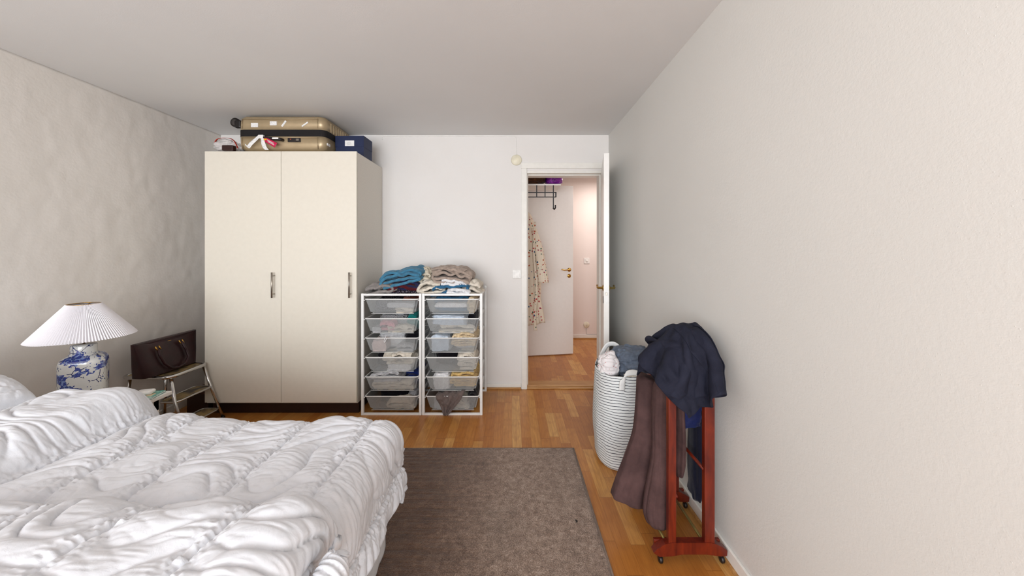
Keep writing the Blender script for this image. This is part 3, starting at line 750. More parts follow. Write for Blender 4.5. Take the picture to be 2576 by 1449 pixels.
# ------------------------------------------------------------- wall fittings
def switch(name, label, cat, x, y, z, s, m=M_plastic, rnd=False):
    t = thing(name, label, cat, (x, y, z))
    mb = MB()
    if rnd: mb.lathe([(0, -.016), (s/2-.006, -.016), (s/2, -.010), (s/2, 0)], (0, 0, 0), 32, 'y')
    else: mb.box(-s/2, s/2, -.009, 0, -s/2, s/2, .003)
    mb.build('cover', m, t)
    return t
x, _, z = at(1300, 690, YB)
t = switch('light_switch', 'white square light switch on the wall left of the doorway', 'light switch', x, YB, z, .082)
mb = MB(); mb.box(-.028, .028, -.013, -.008, -.028, .028, .002); mb.build('rocker', M_plastic, t)
x, _, z = at(1299, 403, YB)
t = switch('junction_box', 'round cream junction box on the wall above left of the doorway', 'junction box', x, YB, z, .104, M_yplastic, True)
# cable
zc = ZC-.012
pts = [at(963, 352, YB), at(961, 347, YB), at(965, 342, YB)]
pts = [(p[0], YB-.004, p[2]) for p in pts] + [(x_, YB-.004, zc+.002*math.sin(x_*9)) for x_ in np.linspace(-1.22, x-.02, 14)] + [(x-.003, YB-.004, zc-.012), (x, YB-.004, z+.09), (x, YB-.006, z+.045)]
mb = MB(); mb.tube(pts, .0028, 6); o = mb.build('cable', M_plastic); tag(o, 'thin white cable running under the ceiling down to the round junction box', 'cable')
mb = MB()
sc_ = at(1245, 967, YB-.013)
mb.tube([(sc_[0]-.02, YB-.0135, .063), (sc_[0]+.0, YB-.0135, .07), (sc_[0]+.018, YB-.0135, .072)], .0015, 5)
x, _, z = at(1476, 656, HYB)
t = switch('light_switch', 'white light switch on the pink hall wall', 'light switch', x, HYB, z, .085)
mb = MB(); mb.lathe([(0, -.013), (.018, -.013), (.02, -.009)], (0, 0, 0), 20, 'y'); mb.build('knob', M_plastic, t)
x, _, z = at(1475, 817, HYB)
t = switch('wall_socket', 'round cream socket low on the hall wall', 'socket', x, HYB, z, .092, M_yplastic, True)
mb = MB()
for dx, dz in ((-.01, 0), (.01, 0), (0, -.014), (0, .0)): mb.lathe([(0, -.0185), (.003, -.0185), (.003, -.016)], (dx, 0, dz), 8, 'y')
mb.build('pin_hole', M_blackp, t)
mb = MB(); mb.tube([(x, HYB-.004, z-.047), (x, HYB-.004, .075), (x+.01, HYB-.004, .068), (HX1-.02, HYB-.004, .068)], .003, 6); o = mb.build('cable', plain('grey_cable', 'B9B2AE', .5)); tag(o, 'thin cable running from the hall socket along the baseboard', 'cable')
bm_ = at(1505, 579, HYB)
mb.__init__(); mb.box(bm_[0]-.012, bm_[0]+.03, HYB-.02, HYB, bm_[2]-.048, bm_[2]+.048, .004); o = mb.build('wall_plate', plain('tan_plate', 'D9BFA0', .5)); tag(o, 'small tan plate on the hall wall by the right jamb', 'plate')

# ------------------------------------------------------------- hall: hat rack, bags, robe
RY = 3.98
hr = thing('hat_rack', 'black metal hat rack with a white shelf on the hall wall', 'hat rack', (HX0, RY, 0))
def hx_(px): return (px-CX)/F*RY-HX0
def hz_(py): return H-(py-HY)/F*RY
mb = MB(); mb.box(0, hx_(1411), 0, .32, hz_(466.5), hz_(462.5), .002); mb.build('shelf', M_white, hr)
b = .009
for yo in (0.0,):
    mb = MB()
    for py in (483, 494.5): mb.box(0, hx_(1399), yo, yo+.012, hz_(py)-b, hz_(py))
    for px in (1350, 1371, 1392): mb.box(hx_(px)-.004, hx_(px)+.006, yo-.002, yo+.014, hz_(496), hz_(466))
    mb.box(hx_(1397), hx_(1399)+.004, yo, yo+.012, hz_(496), hz_(483))
    mb.build('bracket', M_black, hr)
mb = MB(); mb.box(hx_(1392)-.004, hx_(1392)+.006, -.003, .013, hz_(524), hz_(495)); mb.tube([(hx_(1392), .005, hz_(524)), (hx_(1394), -.02, hz_(527)), (hx_(1396), -.04, hz_(524)), (hx_(1396), -.045, hz_(517))], .008, 8); mb.build('hook', M_black, hr)
mb = MB(); mb.tube([(.10, .15, hz_(494)), (.10, .15, hz_(530))], .006, 8); mb.build('hook', M_black, hr)
lump('bag', 'dark brown bag on the hat rack shelf left of the purple one', 'bag', (hx_(1345)+HX0-.05, RY+.12, hz_(462.5)+.075), (.34, .26, .15), (0, 0, 0), fabric('dark_brown_bag', '4A2C16', .3, 200, .5, .6), 5, .6, .7, .1, .2, 9)
t_ = NT('purple_foil'); v = t_.coord(); t_.col(t_.ramp(t_.noise(v, 22, 4, .6, 1), [(.35, '4F1167'), (.55, '8E23A8'), (.72, 'B14CC8'), (.8, 'D8D0DC')])); t_.bump(t_.noise(v, 30, 4, .6, 1), .5, .02); M_purple = t_.set(.25)
lump('bag', 'shiny purple plastic bag on the hat rack shelf', 'bag', (hx_(1396)+HX0, RY+.12, hz_(462.5)+.072), (.185, .26, .145), (0, 0, 0), M_purple, 6, .5, .6, .08, .12, 14)
# robe
M_robe = dotted('flowered_robe', 'E4D6C2', ['A8323A', '3E5878', 'B45A3C', '9A2C48', '4A6A5A', 'C05858'], 32, .30, .25)
t_ = M_robe
rb = thing('robe', 'cream dressing gown with small red and blue flowers hanging in the hall', 'robe', (0, 0, 0))
def loft(name, rows, m, parent=None, nu=80, fold=.1, nf=9, seed=1, hem=0.0, pw=1.0, sub=6, cap=True, thick=0, foldz=1.0, fine=.0):
    """rows: (z, cx, cy, rx, ry, rot) top to bottom"""
    A = np.array([r if len(r) == 6 else list(r)+[0] for r in rows], float); n = len(A)
    t = np.linspace(0, n-1, (n-1)*sub+1); i = np.clip(t.astype(int), 0, n-2); f = (t-i)[:, None]
    p0 = A[np.clip(i-1, 0, n-1)]; p1 = A[i]; p2 = A[i+1]; p3 = A[np.clip(i+2, 0, n-1)]
    C = .5*((2*p1)+(-p0+p2)*f+(2*p0-5*p1+4*p2-p3)*f*f+(-p0+3*p1-3*p2+p3)*f**3)
    C[:, 3:5] = np.maximum(C[:, 3:5], .002)
    u = np.linspace(0, 2*PI, nu, endpoint=False)[:, None]
    z, cx_, cy_, rx, ry, rt = [C[:, k][None, :] for k in range(6)]
    s = np.linspace(0, 1, len(t))[None, :]
    ca, sa = np.sign(np.cos(u))*np.abs(np.cos(u))**pw, np.sign(np.sin(u))*np.abs(np.sin(u))**pw
    k = 1 + fold*(.25+s)*(np.abs(vn(np.cos(u)*nf*.35+seed, np.sin(u)*nf*.35, s*foldz*2, seed))*2-.8) + fine*fbm(np.cos(u)*6, np.sin(u)*6, s*9, seed+3, 3)
    x, y = ca*rx*k, sa*ry*k
    X = cx_+x*np.cos(rt)-y*np.sin(rt); Y_ = cy_+x*np.sin(rt)+y*np.cos(rt)
    Z = z + 0*u - hem*s**4*(vn(np.cos(u)*2+seed, np.sin(u)*2, 0, seed+7)+.3)
    return grid(name, np.stack([X, Y_, Z], -1), m, parent, wrap_u=True, cap=cap, thick=thick)
ry_ = RY+.10
def rz(py): return H-(py-HY)/F*ry_
def rx(px): return (px-CX)/F*ry_
loft('gown_body', [(rz(530), .14, ry_, .02, .02), (rz(545), .15, ry_, .07, .05), (rz(600), .16, ry_, .125, .08), (rz(690), .17, ry_, .14, .09), (rz(760), .18, ry_, .15, .09), (rz(812), .18, ry_, .17, .10)], M_robe, rb, fold=.22, nf=12, seed=4, hem=.02)
loft('sleeve', [(rz(575), rx(1342), ry_-.05, .03, .03), (rz(610), rx(1350), ry_-.06, .045, .04), (rz(660), rx(1358), ry_-.07, .055, .045), (rz(709), rx(1365), ry_-.08, .065, .045)], M_robe, rb, fold=.12, nf=8, seed=8, hem=.0)
ribbon('belt', [(rx(1344), ry_-.12, rz(560)), (rx(1341), ry_-.14, rz(640)), (rx(1348), ry_-.13, rz(720)), (rx(1343), ry_-.135, rz(790)), (rx(1345), ry_-.13, rz(825))], [.02, .022, .025, .03, .035], (1, 0, 0), M_robe, rb, .006, 4, 5, .003)

# ------------------------------------------------------------- rug
def rug_mat():
    t = NT('rug_pile'); v = t.coord()
    n1 = t.math('ADD', t.math('MULTIPLY', t.noise(v, 230, 3, .7), .62), t.math('MULTIPLY', t.noise(v, 34, 4, .7), .38)); n2 = t.noise(v, 3.2, 4, .55, .4)
    sp = t.n('ShaderNodeSeparateXYZ'); t.l(v, sp.inputs[0])
    vs = t.coord((1.6, 26, 1), rot=(0, 0, R(12))); st = t.noise(vs, 1.4, 4, .6, .3)
    c1 = t.ramp(n1, [(.34, '4E3A30'), (.5, '8E7767'), (.64, 'C6B0A0')])
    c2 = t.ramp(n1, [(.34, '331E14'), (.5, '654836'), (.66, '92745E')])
    # pile brushed the other way near the bed: rowed, with shade painted into the colour
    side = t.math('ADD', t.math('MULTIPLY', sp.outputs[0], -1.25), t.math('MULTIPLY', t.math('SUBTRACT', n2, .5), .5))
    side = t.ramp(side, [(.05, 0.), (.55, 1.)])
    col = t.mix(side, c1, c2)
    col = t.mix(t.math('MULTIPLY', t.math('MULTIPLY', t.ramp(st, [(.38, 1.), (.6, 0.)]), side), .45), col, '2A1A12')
    col = t.mix(t.math('MULTIPLY', t.ramp(n2, [(.3, 1.), (.5, 0.)]), .25), col, '4A3C33')
    t.col(col)
    h = t.math('ADD', t.noise(v, 150, 3, .7), t.math('MULTIPLY', t.math('MULTIPLY', st, side), 2.0)); t.bump(h, .8, .006)
    return t.set(.95, 0, .1, .3)
RX0, RX1, RY0, RY1 = -1.6, .417, .35, 2.438
nu, nv = 240, 240
gx = np.linspace(RX0, RX1, nu)[:, None]+np.zeros((1, nv)); gy = np.linspace(RY0, RY1, nv)[None, :]+np.zeros((nu, 1))
ed = np.minimum(np.minimum(gx-RX0, RX1-gx), np.minimum(gy-RY0, RY1-gy))
gz = .004+.010*np.sqrt(np.clip(ed/.012, 0, 1)) + .0012*vn(gx*60, gy*60, 0, 3) + .0012*vn(gx*5, gy*40+gx*10, 0, 4)*sst(.1, -.5, gx)
gx = gx + .002*vn(gy*18, gx*0, 0, 8)*(ed < .01); gy = gy + .003*vn(gx*18, gy*0, 0, 9)*(ed < .01)
rug = thing('rug', 'large grey-brown short-pile rug on the oak floor beside the bed', 'rug', (0, 0, 0))
grid('pile', np.stack([gx, gy, gz], -1), rug_mat(), rug)
mb = MB(); mb.tube([(RX1+.002, RY0, .006), (RX1+.002, RY1, .006)], .005, 8); mb.tube([(RX0, RY1+.001, .005), (RX1, RY1+.001, .005)], .004, 8)
mb.box(RX0, RX1, RY0, RY1, .0005, .004); mb.build('edge_binding', fabric('rug_binding', '8E7A6C'), rug)
lump('lint', 'tiny dark lint bit on the right part of the rug', 'lint', at(1450, 1322, 1.77)[:2]+(.018,), (.006, .016, .008), (0, 0, .3), M_blackp, 3, nu=16, nv=8)

# ------------------------------------------------------------- bed, duvets, pillow
BX0, BX1, BY0, BY1 = -2.66, -.58, -.02, 1.60
bed = thing('bed', 'double bed under white ruched duvets', 'bed', ((BX0+BX1)/2, (BY0+BY1)/2, 0))
bl = bed.location
M_sheet = fabric('white_sheet', 'DAD8D8', .02, 600, .25, .85, 12)
mb = MB(); mb.box(BX0-bl.x, BX1-bl.x, BY0-bl.y, BY1-bl.y, .32, .535, .05, seg=4); mb.build('mattress', M_sheet, bed, True)
mb = MB(); mb.box(BX0-bl.x+.01, BX1-bl.x-.02, BY0-bl.y+.01, BY1-bl.y-.01, .12, .33); mb.build('bed_base', M_sheet, bed)
for sx in (BX0+.1, BX1-.12):
    for sy in (BY0+.1, BY1-.1):
        mb = MB(); mb.tube([(sx-bl.x, sy-bl.y, 0), (sx-bl.x, sy-bl.y, .13)], .025, 12); mb.build('leg', M_oakstrip, bed)
# valance sheet hanging to the floor round the foot
per = []
for k in range(260):
    s_ = k/259*(2.0+1.7)
    if s_ < 1.7-.08: p = (BX1, BY0+.02+s_); nrm = (1, 0)
    elif s_ < 1.7+.05: a_ = (s_-1.62)/.13*PI/2; p = (BX1-.08+.08*math.cos(a_), BY1-.0-.08+.08*math.sin(a_)); nrm = (math.cos(a_), math.sin(a_))
    else: p = (BX1-.08-(s_-1.75), BY1); nrm = (0, 1)
    per.append((p[0], p[1], nrm[0], nrm[1], s_))
per = np.array(per); zz = np.linspace(.50, .018, 40)
dp = (.012+.03*(.5-zz[None, :])/.5)*(1+.8*vn(per[:, 4:5]*7, zz[None, :]*.8, 0, 5)) + .006*fbm(per[:, 4:5]*18, zz[None, :]*3, 0, 8, 2)
P = np.stack([per[:, 0:1]+per[:, 2:3]*dp-bl.x, per[:, 1:2]+per[:, 3:4]*dp-bl.y, zz[None, :]+0*dp], -1)
grid('valance', P, M_sheet, bed, thick=.002)

M_duvet = NT('white_ruched_cotton'); v = M_duvet.coord(); M_duvet.col(M_duvet.ramp(M_duvet.noise(v, 40, 3), [(.3, 'DDDFE4'), (.7, 'E3E4E9')]))
M_duvet.bump(M_duvet.math('ADD', M_duvet.noise(v, 26, 5, .6, 1.5), M_duvet.math('MULTIPLY', M_duvet.noise(M_duvet.coord((40, 120, 60)), 1, 3), .25)), .22, .006)
M_duvet = M_duvet.set(.8, 0, .2, .1)
def bend(t, edge, r):
    """path coordinate -> (position, drop) over a rounded edge"""
    s = np.clip(t-(edge-r), 0, None); a = np.clip(s/r, 0, PI/2)
    pos = np.where(s <= 0, t, edge-r+r*np.sin(a)); drop = np.where(s <= 0, 0, r*(1-np.cos(a)) + np.clip(s-r*PI/2, 0, None))
    return pos, drop
def ruched(a, b, bands, seed, amp=1.0):
    ab = a - .11*(b-1.65)*0 + .018*vn(b*3, a*0, 0, seed)
    bs = np.array(sorted(bands)); idx = np.clip(np.searchsorted(bs, ab.ravel()).reshape(ab.shape), 1, len(bs)-1)
    lo, hi = bs[idx-1], bs[idx]; u = np.clip((ab-lo)/(hi-lo), 0, 1)
    puff = np.sin(PI*u); p6 = puff**.55
    warp = .9*vn(a*2.2, b*2.5, 0, seed+2)
    cell = idx*3.7
    ph = b*9 + cell*1.37 + 2.6*vn(a*2.6+cell, b*3.5, 0, seed+3) + 1.0*vn(a*7+cell, b*8, 0, seed+8) + .5*puff
    am = .15+1.0*(.5+.5*vn(a*4.1+cell, b*9, 0, seed+9))
    f1 = (.45+.55*am)*(1-np.exp(-2.6*np.abs(np.sin(PI*ph))))
    ph2 = b*24 + cell*2.1 + 2.2*vn(a*3.5+cell, b*6, 0, seed+4) + .8*vn(a*11, b*14, 0, seed+10) + .8*puff
    f2 = (.5+.5*vn(a*5, b*9+cell, 0, seed+11))*(1-np.exp(-3*np.abs(np.sin(PI*ph2))))
    f3 = np.abs(vn(a*16, b*80, 0, seed+5))
    gather = (.6*np.abs(vn(a*40, b*62+2*vn(a*20, b*8, 0, seed+12), 0, seed+6))+.5*np.abs(vn(a*95+b*30, b*120, 0, seed+13))) * np.exp(-(np.minimum(u, 1-u)*(hi-lo)/.040)**2)
    stitch = np.exp(-(np.minimum(u, 1-u)*(hi-lo)/.006)**2) + .8*np.exp(-((np.minimum(u, 1-u)*(hi-lo)-.026)/.005)**2)
    d = .020*p6 + .021*f1*puff**.45 + .0085*f2*p6*(.4+.9*(1-puff)) + .0025*f3 + .014*gather - .004*stitch + .010*fbm(a*7+3, b*7, 0, seed+15, 2)*p6
    return d*amp
def duvet(name, label, a0, a1, b0, b1, edgex, edgey, r, top, bands, seed, res=(.0045, .0034), under=0):
    na, nb = int((a1-a0)/res[0]), int((b1-b0)/res[1])
    a = np.linspace(a0, a1, na)[:, None]+np.zeros((1, nb)); b = np.linspace(b0, b1, nb)[None, :]+np.zeros((na, 1))
    X, dx = bend(a, edgex + .015*vn(b*4, 0*b, 0, seed+20), r); Y_, dy = bend(b, edgey + .012*vn(a*4, 0*a, 0, seed+21), r)
    Z = top(X, Y_) - np.sqrt(dx**2+dy**2)
    # outward flare of the hanging part
    X = X + .10*dx*(.5+.6*vn(b*5, dx*3, 0, seed+22)); Y_ = Y_ + .10*dy*(.4+.6*vn(a*5, dy*3, 0, seed+23))
    P = np.stack([X, Y_, Z], -1); N = normals(P)
    for _ in range(2): pass
    d = ruched(a, b, bands, seed)
    fade = np.clip(np.minimum(np.minimum(a-a0, a1-a), np.minimum(b-b0, b1-b))/.03, 0, 1)**.5
    P = P + N*(d*fade)[:, :, None]*(np.sign(N[na//3, nb//3, 2]))
    o = grid(name, P, M_duvet, thick=0); tag(o, label, 'duvet', 'ruched duvets on the bed')
    md = o.modifiers.new('thick', 'SOLIDIFY'); md.thickness = .012; md.offset = -1
    return o
bandsF = [-3.1, -2.75, -2.42, -2.12, -1.62, -1.40, -1.17, -.90, -.625, -.36, -.10, .2]
def topF(x, y):
    z = .583 + .0*x
    hump = sst(-1.60, -1.74, x)*.115 - sst(-1.85, -2.3, x)*.035 + .03*np.exp(-((x+1.47)/.12)**2)
    return z + hump - .02*sst(1.12, .98, y)*1 + .010*fbm(x*1.6, y*2, 0, 12, 2)
duvet('duvet', 'white ruched duvet on the far half of the bed, nearest the wardrobe', -2.55, -.25, .70, 1.85, -.545, 1.66, .10, topF, bandsF, 3)
bandsN = [-3.2, -2.9, -2.6, -2.32, -2.05, -1.78, -1.51, -1.24, -.96, -.68, -.41, -.15, .2]
def topN(x, y):
    return .675 + .02*sst(.98, .80, y) - .045*sst(-1.25, -1.75, x)*0 + .012*fbm(x*1.8+4, y*2, 0, 17, 2)
duvet('duvet', 'white ruched duvet on the near half of the bed, closest to the viewer', -2.5, -.36, -.25, 1.09, -.51, .98, .075, topN, bandsN, 25)
# twisted cloth corner poking out at the foot
px = [at(838, 1462, .84), at(848, 1428, .86), at(858, 1405, .87), at(864, 1392, .875)]
cw = [( .035), (.033), (.022), (.010)]
rows = []
p3 = np.array([at(815, 1500, .80), at(832, 1450, .83), at(842, 1415, .86), at(856, 1402, .87), at(860, 1386, .875)])
n = 60; nu = 28
tt = np.linspace(0, 1, n); C = np.stack([np.interp(tt, np.linspace(0, 1, 5), p3[:, k]) for k in range(3)], -1)
for _ in range(6): C[1:-1] = (C[:-2]+C[1:-1]*2+C[2:])/4
rad = np.interp(tt, [0, .3, .55, .8, .95, 1], [.04, .034, .026, .02, .016, .003])
T = np.gradient(C, axis=0); T /= np.linalg.norm(T, axis=1)[:, None]
U = np.cross(T, [0, 1, 0]); U /= np.linalg.norm(U, axis=1)[:, None]; V = np.cross(T, U)
th = np.linspace(0, 2*PI, nu, endpoint=False)[:, None]
k = 1 + .28*np.abs(np.sin(th*2.5 + tt[None, :]*26)) - .12
P = C[None] + (U[None]*np.cos(th)[:, :, None]+V[None]*np.sin(th)[:, :, None])*(rad[None, :]*k)[:, :, None]
o = grid('duvet_corner', P, M_duvet, wrap_u=True, cap=True)
nd = [q for q in bpy.data.objects if q.get('label', '').startswith('white ruched duvet on the near')][0]; o.parent = nd
# pillow at far left
def pillow(name, label, c, size, rot, seed):
    n = 130
    u = np.linspace(-1, 1, n)[:, None]+np.zeros((1, n)); v = np.linspace(-1, 1, n)[None, :]+np.zeros((n, 1))
    prof = np.clip(1-u**4, 0, 1)**.5*np.clip(1-v**4, 0, 1)**.5
    w1 = ruched(u*size[0]/2, v*size[1]/2+5, [-.6, -.28, -.12, .06, .22, .38, .6], seed, .55)
    Z = prof*size[2]/2 + w1*np.clip(prof*1.5, 0, 1)
    X = u*size[0]/2*(1-.06*v**2); Y_ = v*size[1]/2*(1-.06*u**2)
    P = np.concatenate([np.stack([X, Y_, Z], -1), np.stack([X, Y_, -prof*size[2]/2*.6], -1)[::-1]], 0)
    o = grid(name, P, M_duvet, wrap_u=True); o.location = c; o.rotation_euler = rot; tag(o, label, 'pillow'); return o
pillow('pillow', 'white ruched pillow cut off by the left edge of the photo', (-2.40, 1.34, .735), (.52, .62, .17), (R(4), R(14), R(-6)), 21)

# ------------------------------------------------------------- bedside table, lamp, small things
NX0, NX1, NY0, NY1, NZ = -2.56, -2.07, 1.78, 2.18, .50
ns = thing('bedside_table', 'small white bedside table behind the bed holding the blue and white lamp', 'table', (NX0, NY0, 0))
mb = MB(); mb.box(0, NX1-NX0, 0, NY1-NY0, NZ-.022, NZ, .003); mb.build('tabletop', M_white, ns)
mb = MB(); mb.box(.04, NX1-NX0-.05, .03, NY1-NY0-.03, NZ-.10, NZ-.022); mb.build('apron', M_white, ns)
for x in (.04, NX1-NX0-.085):
    for y in (.03, NY1-NY0-.065): mb = MB(); mb.box(x, x+.035, y, y+.035, 0, NZ-.022, .002); mb.build('leg', M_white, ns)
LX, LY = -2.455, 2.052
lp = thing('table_lamp', 'lamp with a white pleated shade on a blue and white porcelain vase', 'lamp', (LX, LY, NZ))
def vase_mat():
    t = NT('blue_white_porcelain'); v = t.coord()
    wn = t.n('ShaderNodeTexNoise'); wn.inputs['Scale'].default_value = 60; t.l(v, wn.inputs['Vector'])
    wp = t.n('ShaderNodeVectorMath', operation='MULTIPLY_ADD'); t.l(wn.outputs['Color'], wp.inputs[0]); wp.inputs[1].default_value = (.012,)*3; t.l(v, wp.inputs[2])
    big = t.noise(v, 13, 2, .5)
    vo = t.n('ShaderNodeTexVoronoi'); vo.inputs['Scale'].default_value = 95; t.l(wp.outputs[0], vo.inputs['Vector'])
    vo2 = t.n('ShaderNodeTexVoronoi', feature='DISTANCE_TO_EDGE'); vo2.inputs['Scale'].default_value = 17; t.l(wp.outputs[0], vo2.inputs['Vector'])
    clus = t.math('GREATER_THAN', t.math('ADD', big, t.math('MULTIPLY', t.noise(v, 70, 2), .28)), .685)
    petal = t.ramp(vo.outputs['Distance'], [(.0, '1E3A8A'), (.35, '3A46A0'), (.5, '14246A'), (.75, '7F93C8')])
    stem = t.math('MULTIPLY', t.math('LESS_THAN', vo2.outputs['Distance'], .022), t.math('GREATER_THAN', t.noise(v, 16, 2), .47))
    leaf = t.math('MULTIPLY', t.math('LESS_THAN', vo.outputs['Distance'], .32), t.math('GREATER_THAN', t.noise(v, 21, 1), .57))
    sp = t.n('ShaderNodeSeparateXYZ'); t.l(v, sp.inputs[0])
    col = t.mix(leaf, 'DAD9D6', '27407F'); col = t.mix(stem, col, '16265E'); col = t.mix(clus, col, petal)
    t.col(col); m = t.set(.12, 0, .6); t.b.inputs['Coat Weight'].default_value = .4; return m
M_vase = vase_mat()
mb = MB(); mb.lathe([(.078, 0), (.088, .004), (.090, .03), (.092, .12), (.092, .215), (.090, .232), (.083, .246), (.070, .256), (.05, .264)], (0, 0, 0), 64, 'z', 1, 1, .55, R(38)); mb.build('vase', M_vase, lp)
mb = MB(); mb.lathe([(.058, .261), (.059, .266), (.054, .270), (.052, .272), (.052, .312), (.050, .318), (.02, .322), (.0, .322)], (0, 0, 0), 48); mb.build('lid', M_vase, lp)
mb = MB(); mb.tube([(0, 0, .32), (0, 0, .54)], .006, 10); mb.lathe([(.016, .34), (.016, .40), (.012, .405)], (0, 0, 0), 16)
for k in range(3): a_ = k*2*PI/3; mb.tube([(0, 0, .53), (.064*math.cos(a_), .064*math.sin(a_), .545)], .0025, 6)
mb.build('stem', M_brass, lp)
NP = 110; nn_ = NP*2; zt, zb = .550, .361
P = np.zeros((nn_, 14, 3))
for i in range(nn_):
    a_ = 2*PI*i/nn_
    for j in range(14):
        f = j/13; r = .066+(.207-.066)*f; dr = (.0025+.0045*f)*(1 if i % 2 else -1)
        P[i, j] = ((r+dr)*math.cos(a_), (r+dr)*math.sin(a_), zt+(zb-zt)*f)
t_ = NT('pleated_paper'); t_.col('F0EDF0'); t_.set(.7, 0, .2); t_.b.inputs['Subsurface Weight'].default_value = 0
M_shade = t_.m
grid('shade', P, M_shade, lp, wrap_u=True, smooth=False, thick=.0012)
mb = MB(); mb.tube([(.066*math.cos(k*PI/12), .066*math.sin(k*PI/12), .549) for k in range(24)], .0025, 6, closed=True); mb.build('shade_ring', M_brass, lp)
# book and white case
bk = thing('booklet', 'teal booklet lying at the end of the bedside table', 'book', (-2.128, 2.098, NZ+.001), R(14))
t_ = NT('teal_cover'); v = t_.coord(); t_.col(t_.ramp(t_.noise(v, 28, 3, .6, 1), [(.38, '2B7F74'), (.5, '58A898'), (.58, 'BFD8C8'), (.66, '3E968A')])); M_teal = t_.set(.4)
mb = MB(); mb.box(-.07, .05, -.055, .055, 0, .002); mb.box(-.07, .05, -.055, .055, .009, .011, .0008); mb.build('cover', M_teal, bk)
mb = MB(); mb.box(-.068, .048, -.053, .053, .002, .009); mb.build('pages', M_paper, bk)
mb = MB(); mb.box(-.005, .03, -.03, .01, .0108, .0116); mb.build('cover_label', plain('tan_label', 'D9C6A6', .5), bk)
mb = MB(); mb.box(-.04, .04, -.026, .026, 0, .024, .011, seg=4); o = mb.build('glasses_case', M_plastic, None, True); o.location = (-2.150, 2.098, NZ+.0125); o.rotation_euler = (0, 0, R(18)); tag(o, 'small rounded white case lying on the teal booklet', 'case')

# ------------------------------------------------------------- chrome step stool
st = thing('step_stool', 'chrome step stool with the dark handbag on its seat, beside the wardrobe', 'stool', (-2.64, 2.72, 0))
SX, SY = -2.64, 2.72
zs = .448
M_seat = NT('worn_tread'); v = M_seat.coord(); M_seat.col(M_seat.ramp(M_seat.noise(v, 9, 4, .6, .5), [(.4, '4A4440'), (.5, 'A08A60'), (.6, 'B79C68')])); M_seat = M_seat.set(.35, .3)
def rrect(x0, x1, y0, y1, r, z, n=6):
    pts = []
    for cx_, cy_, a in ((x1-r, y0+r, -90), (x1-r, y1-r, 0), (x0+r, y1-r, 90), (x0+r, y0+r, 180)):
        for k in range(n+1): t = R(a+90*k/n); pts.append((cx_+r*math.cos(t), cy_+r*math.sin(t), z))
    return pts
sx0, sx1, sy0, sy1 = -.165, .185, -.155, .165
mb = MB(); mb.prism([(p[0], p[1]) for p in rrect(sx0, sx1, sy0, sy1, .05, 0)], zs-.014, zs-.002, 'z'); mb.build('seat', M_seat, st)
mb = MB(); mb.tube(rrect(sx0, sx1, sy0, sy1, .05, zs-.008), .0125, 12, closed=True); mb.build('seat_rim', M_chrome, st)
for sgn, y in ((-1, sy0+.03), (1, sy1-.02)):
    mb = MB(); mb.tube([(.165, y, zs-.01), (.215, y+.02*sgn, .25), (.30, y+.03*sgn, .012)], .0115, 12); lg = mb.build('leg', M_chrome, st)
    mb = MB(); mb.tube([(.30, y+.03*sgn, .012), (.303, y+.03*sgn, 0.0)], .014, 12); mb.build('rubber_foot', M_blackp, lg)
    mb = MB(); mb.tube([(-.13, y, zs-.01), (-.165, y+.02*sgn, .012)], .0115, 12); lg = mb.build('leg', M_chrome, st)
    mb = MB(); mb.tube([(-.165, y+.02*sgn, .012), (-.165, y+.02*sgn, 0)], .014, 12); mb.build('rubber_foot', M_blackp, lg)
for (z, xa, xb) in ((.265, .09, .225), (.085, .15, .285)):
    mb = MB(); mb.prism([(p[0], p[1]) for p in rrect(xa, xb, sy0+.015, sy1-.005, .03, 0)], z-.010, z-.002, 'z'); tr = mb.build('tread', M_seat, st)
    mb = MB(); mb.tube(rrect(xa, xb, sy0+.015, sy1-.005, .03, z-.006), .008, 10, closed=True); mb.build('tread_rim', M_chrome, tr)

# handbag
M_leather = NT('oxblood_leather'); v = M_leather.coord(); M_leather.col(M_leather.ramp(M_leather.noise(v, 14, 4), [(.3, '1E070B'), (.7, '301014')])); M_leather.bump(M_leather.noise(v, 260, 3), .3, .002); M_leather = M_leather.set(.42, 0, .4)
hb = thing('handbag', 'dark oxblood leather handbag with gold ring fittings sitting on the chrome stool', 'handbag', (-2.615, 2.705, zs+.006), R(90-1))
# local x = length (along world Y), local -y faces the room (+X)
n, m_ = 90, 40
u = np.linspace(0, 2*PI, n, endpoint=False)[:, None]; s = np.linspace(0, 1, m_)[None, :]
Lb = .205+.035*s; wb = .070*(1-.62*s**1.3)
ce = lambda a, p: np.sign(a)*np.abs(a)**p
zz = .235*s*(1.0) + .0*u
X = ce(np.cos(u), .4)*Lb; Y_ = ce(np.sin(u), .5)*wb
zz = zz + .012*s*np.cos(u*2)*0 - .018*s*(X/.2)**2*-1 - .012*s
kk = 1+.05*vn(X*12, zz*12, Y_*10, 5); Y_ = Y_*kk
P = np.stack([X, Y_, zz], -1); bo = grid('bag_body', P, M_leather, hb, wrap_u=True, cap=True)
mb = MB(); mb.box(-.225, .225, -.022, .022, .218, .233, .005); zp = mb.build('zip_top', M_leather, hb)
for v_ in zp.data.vertices: v_.co.z += .42*v_.co.x**2 - .006
mb = MB(); mb.box(-.235, -.21, -.012, .012, .20, .245, .004); mb.box(.225, .243, -.01, .01, .21, .222, .004, Matrix.Rotation(R(0), 4, 'Y')); mb.build('zip_tab', M_leather, hb)
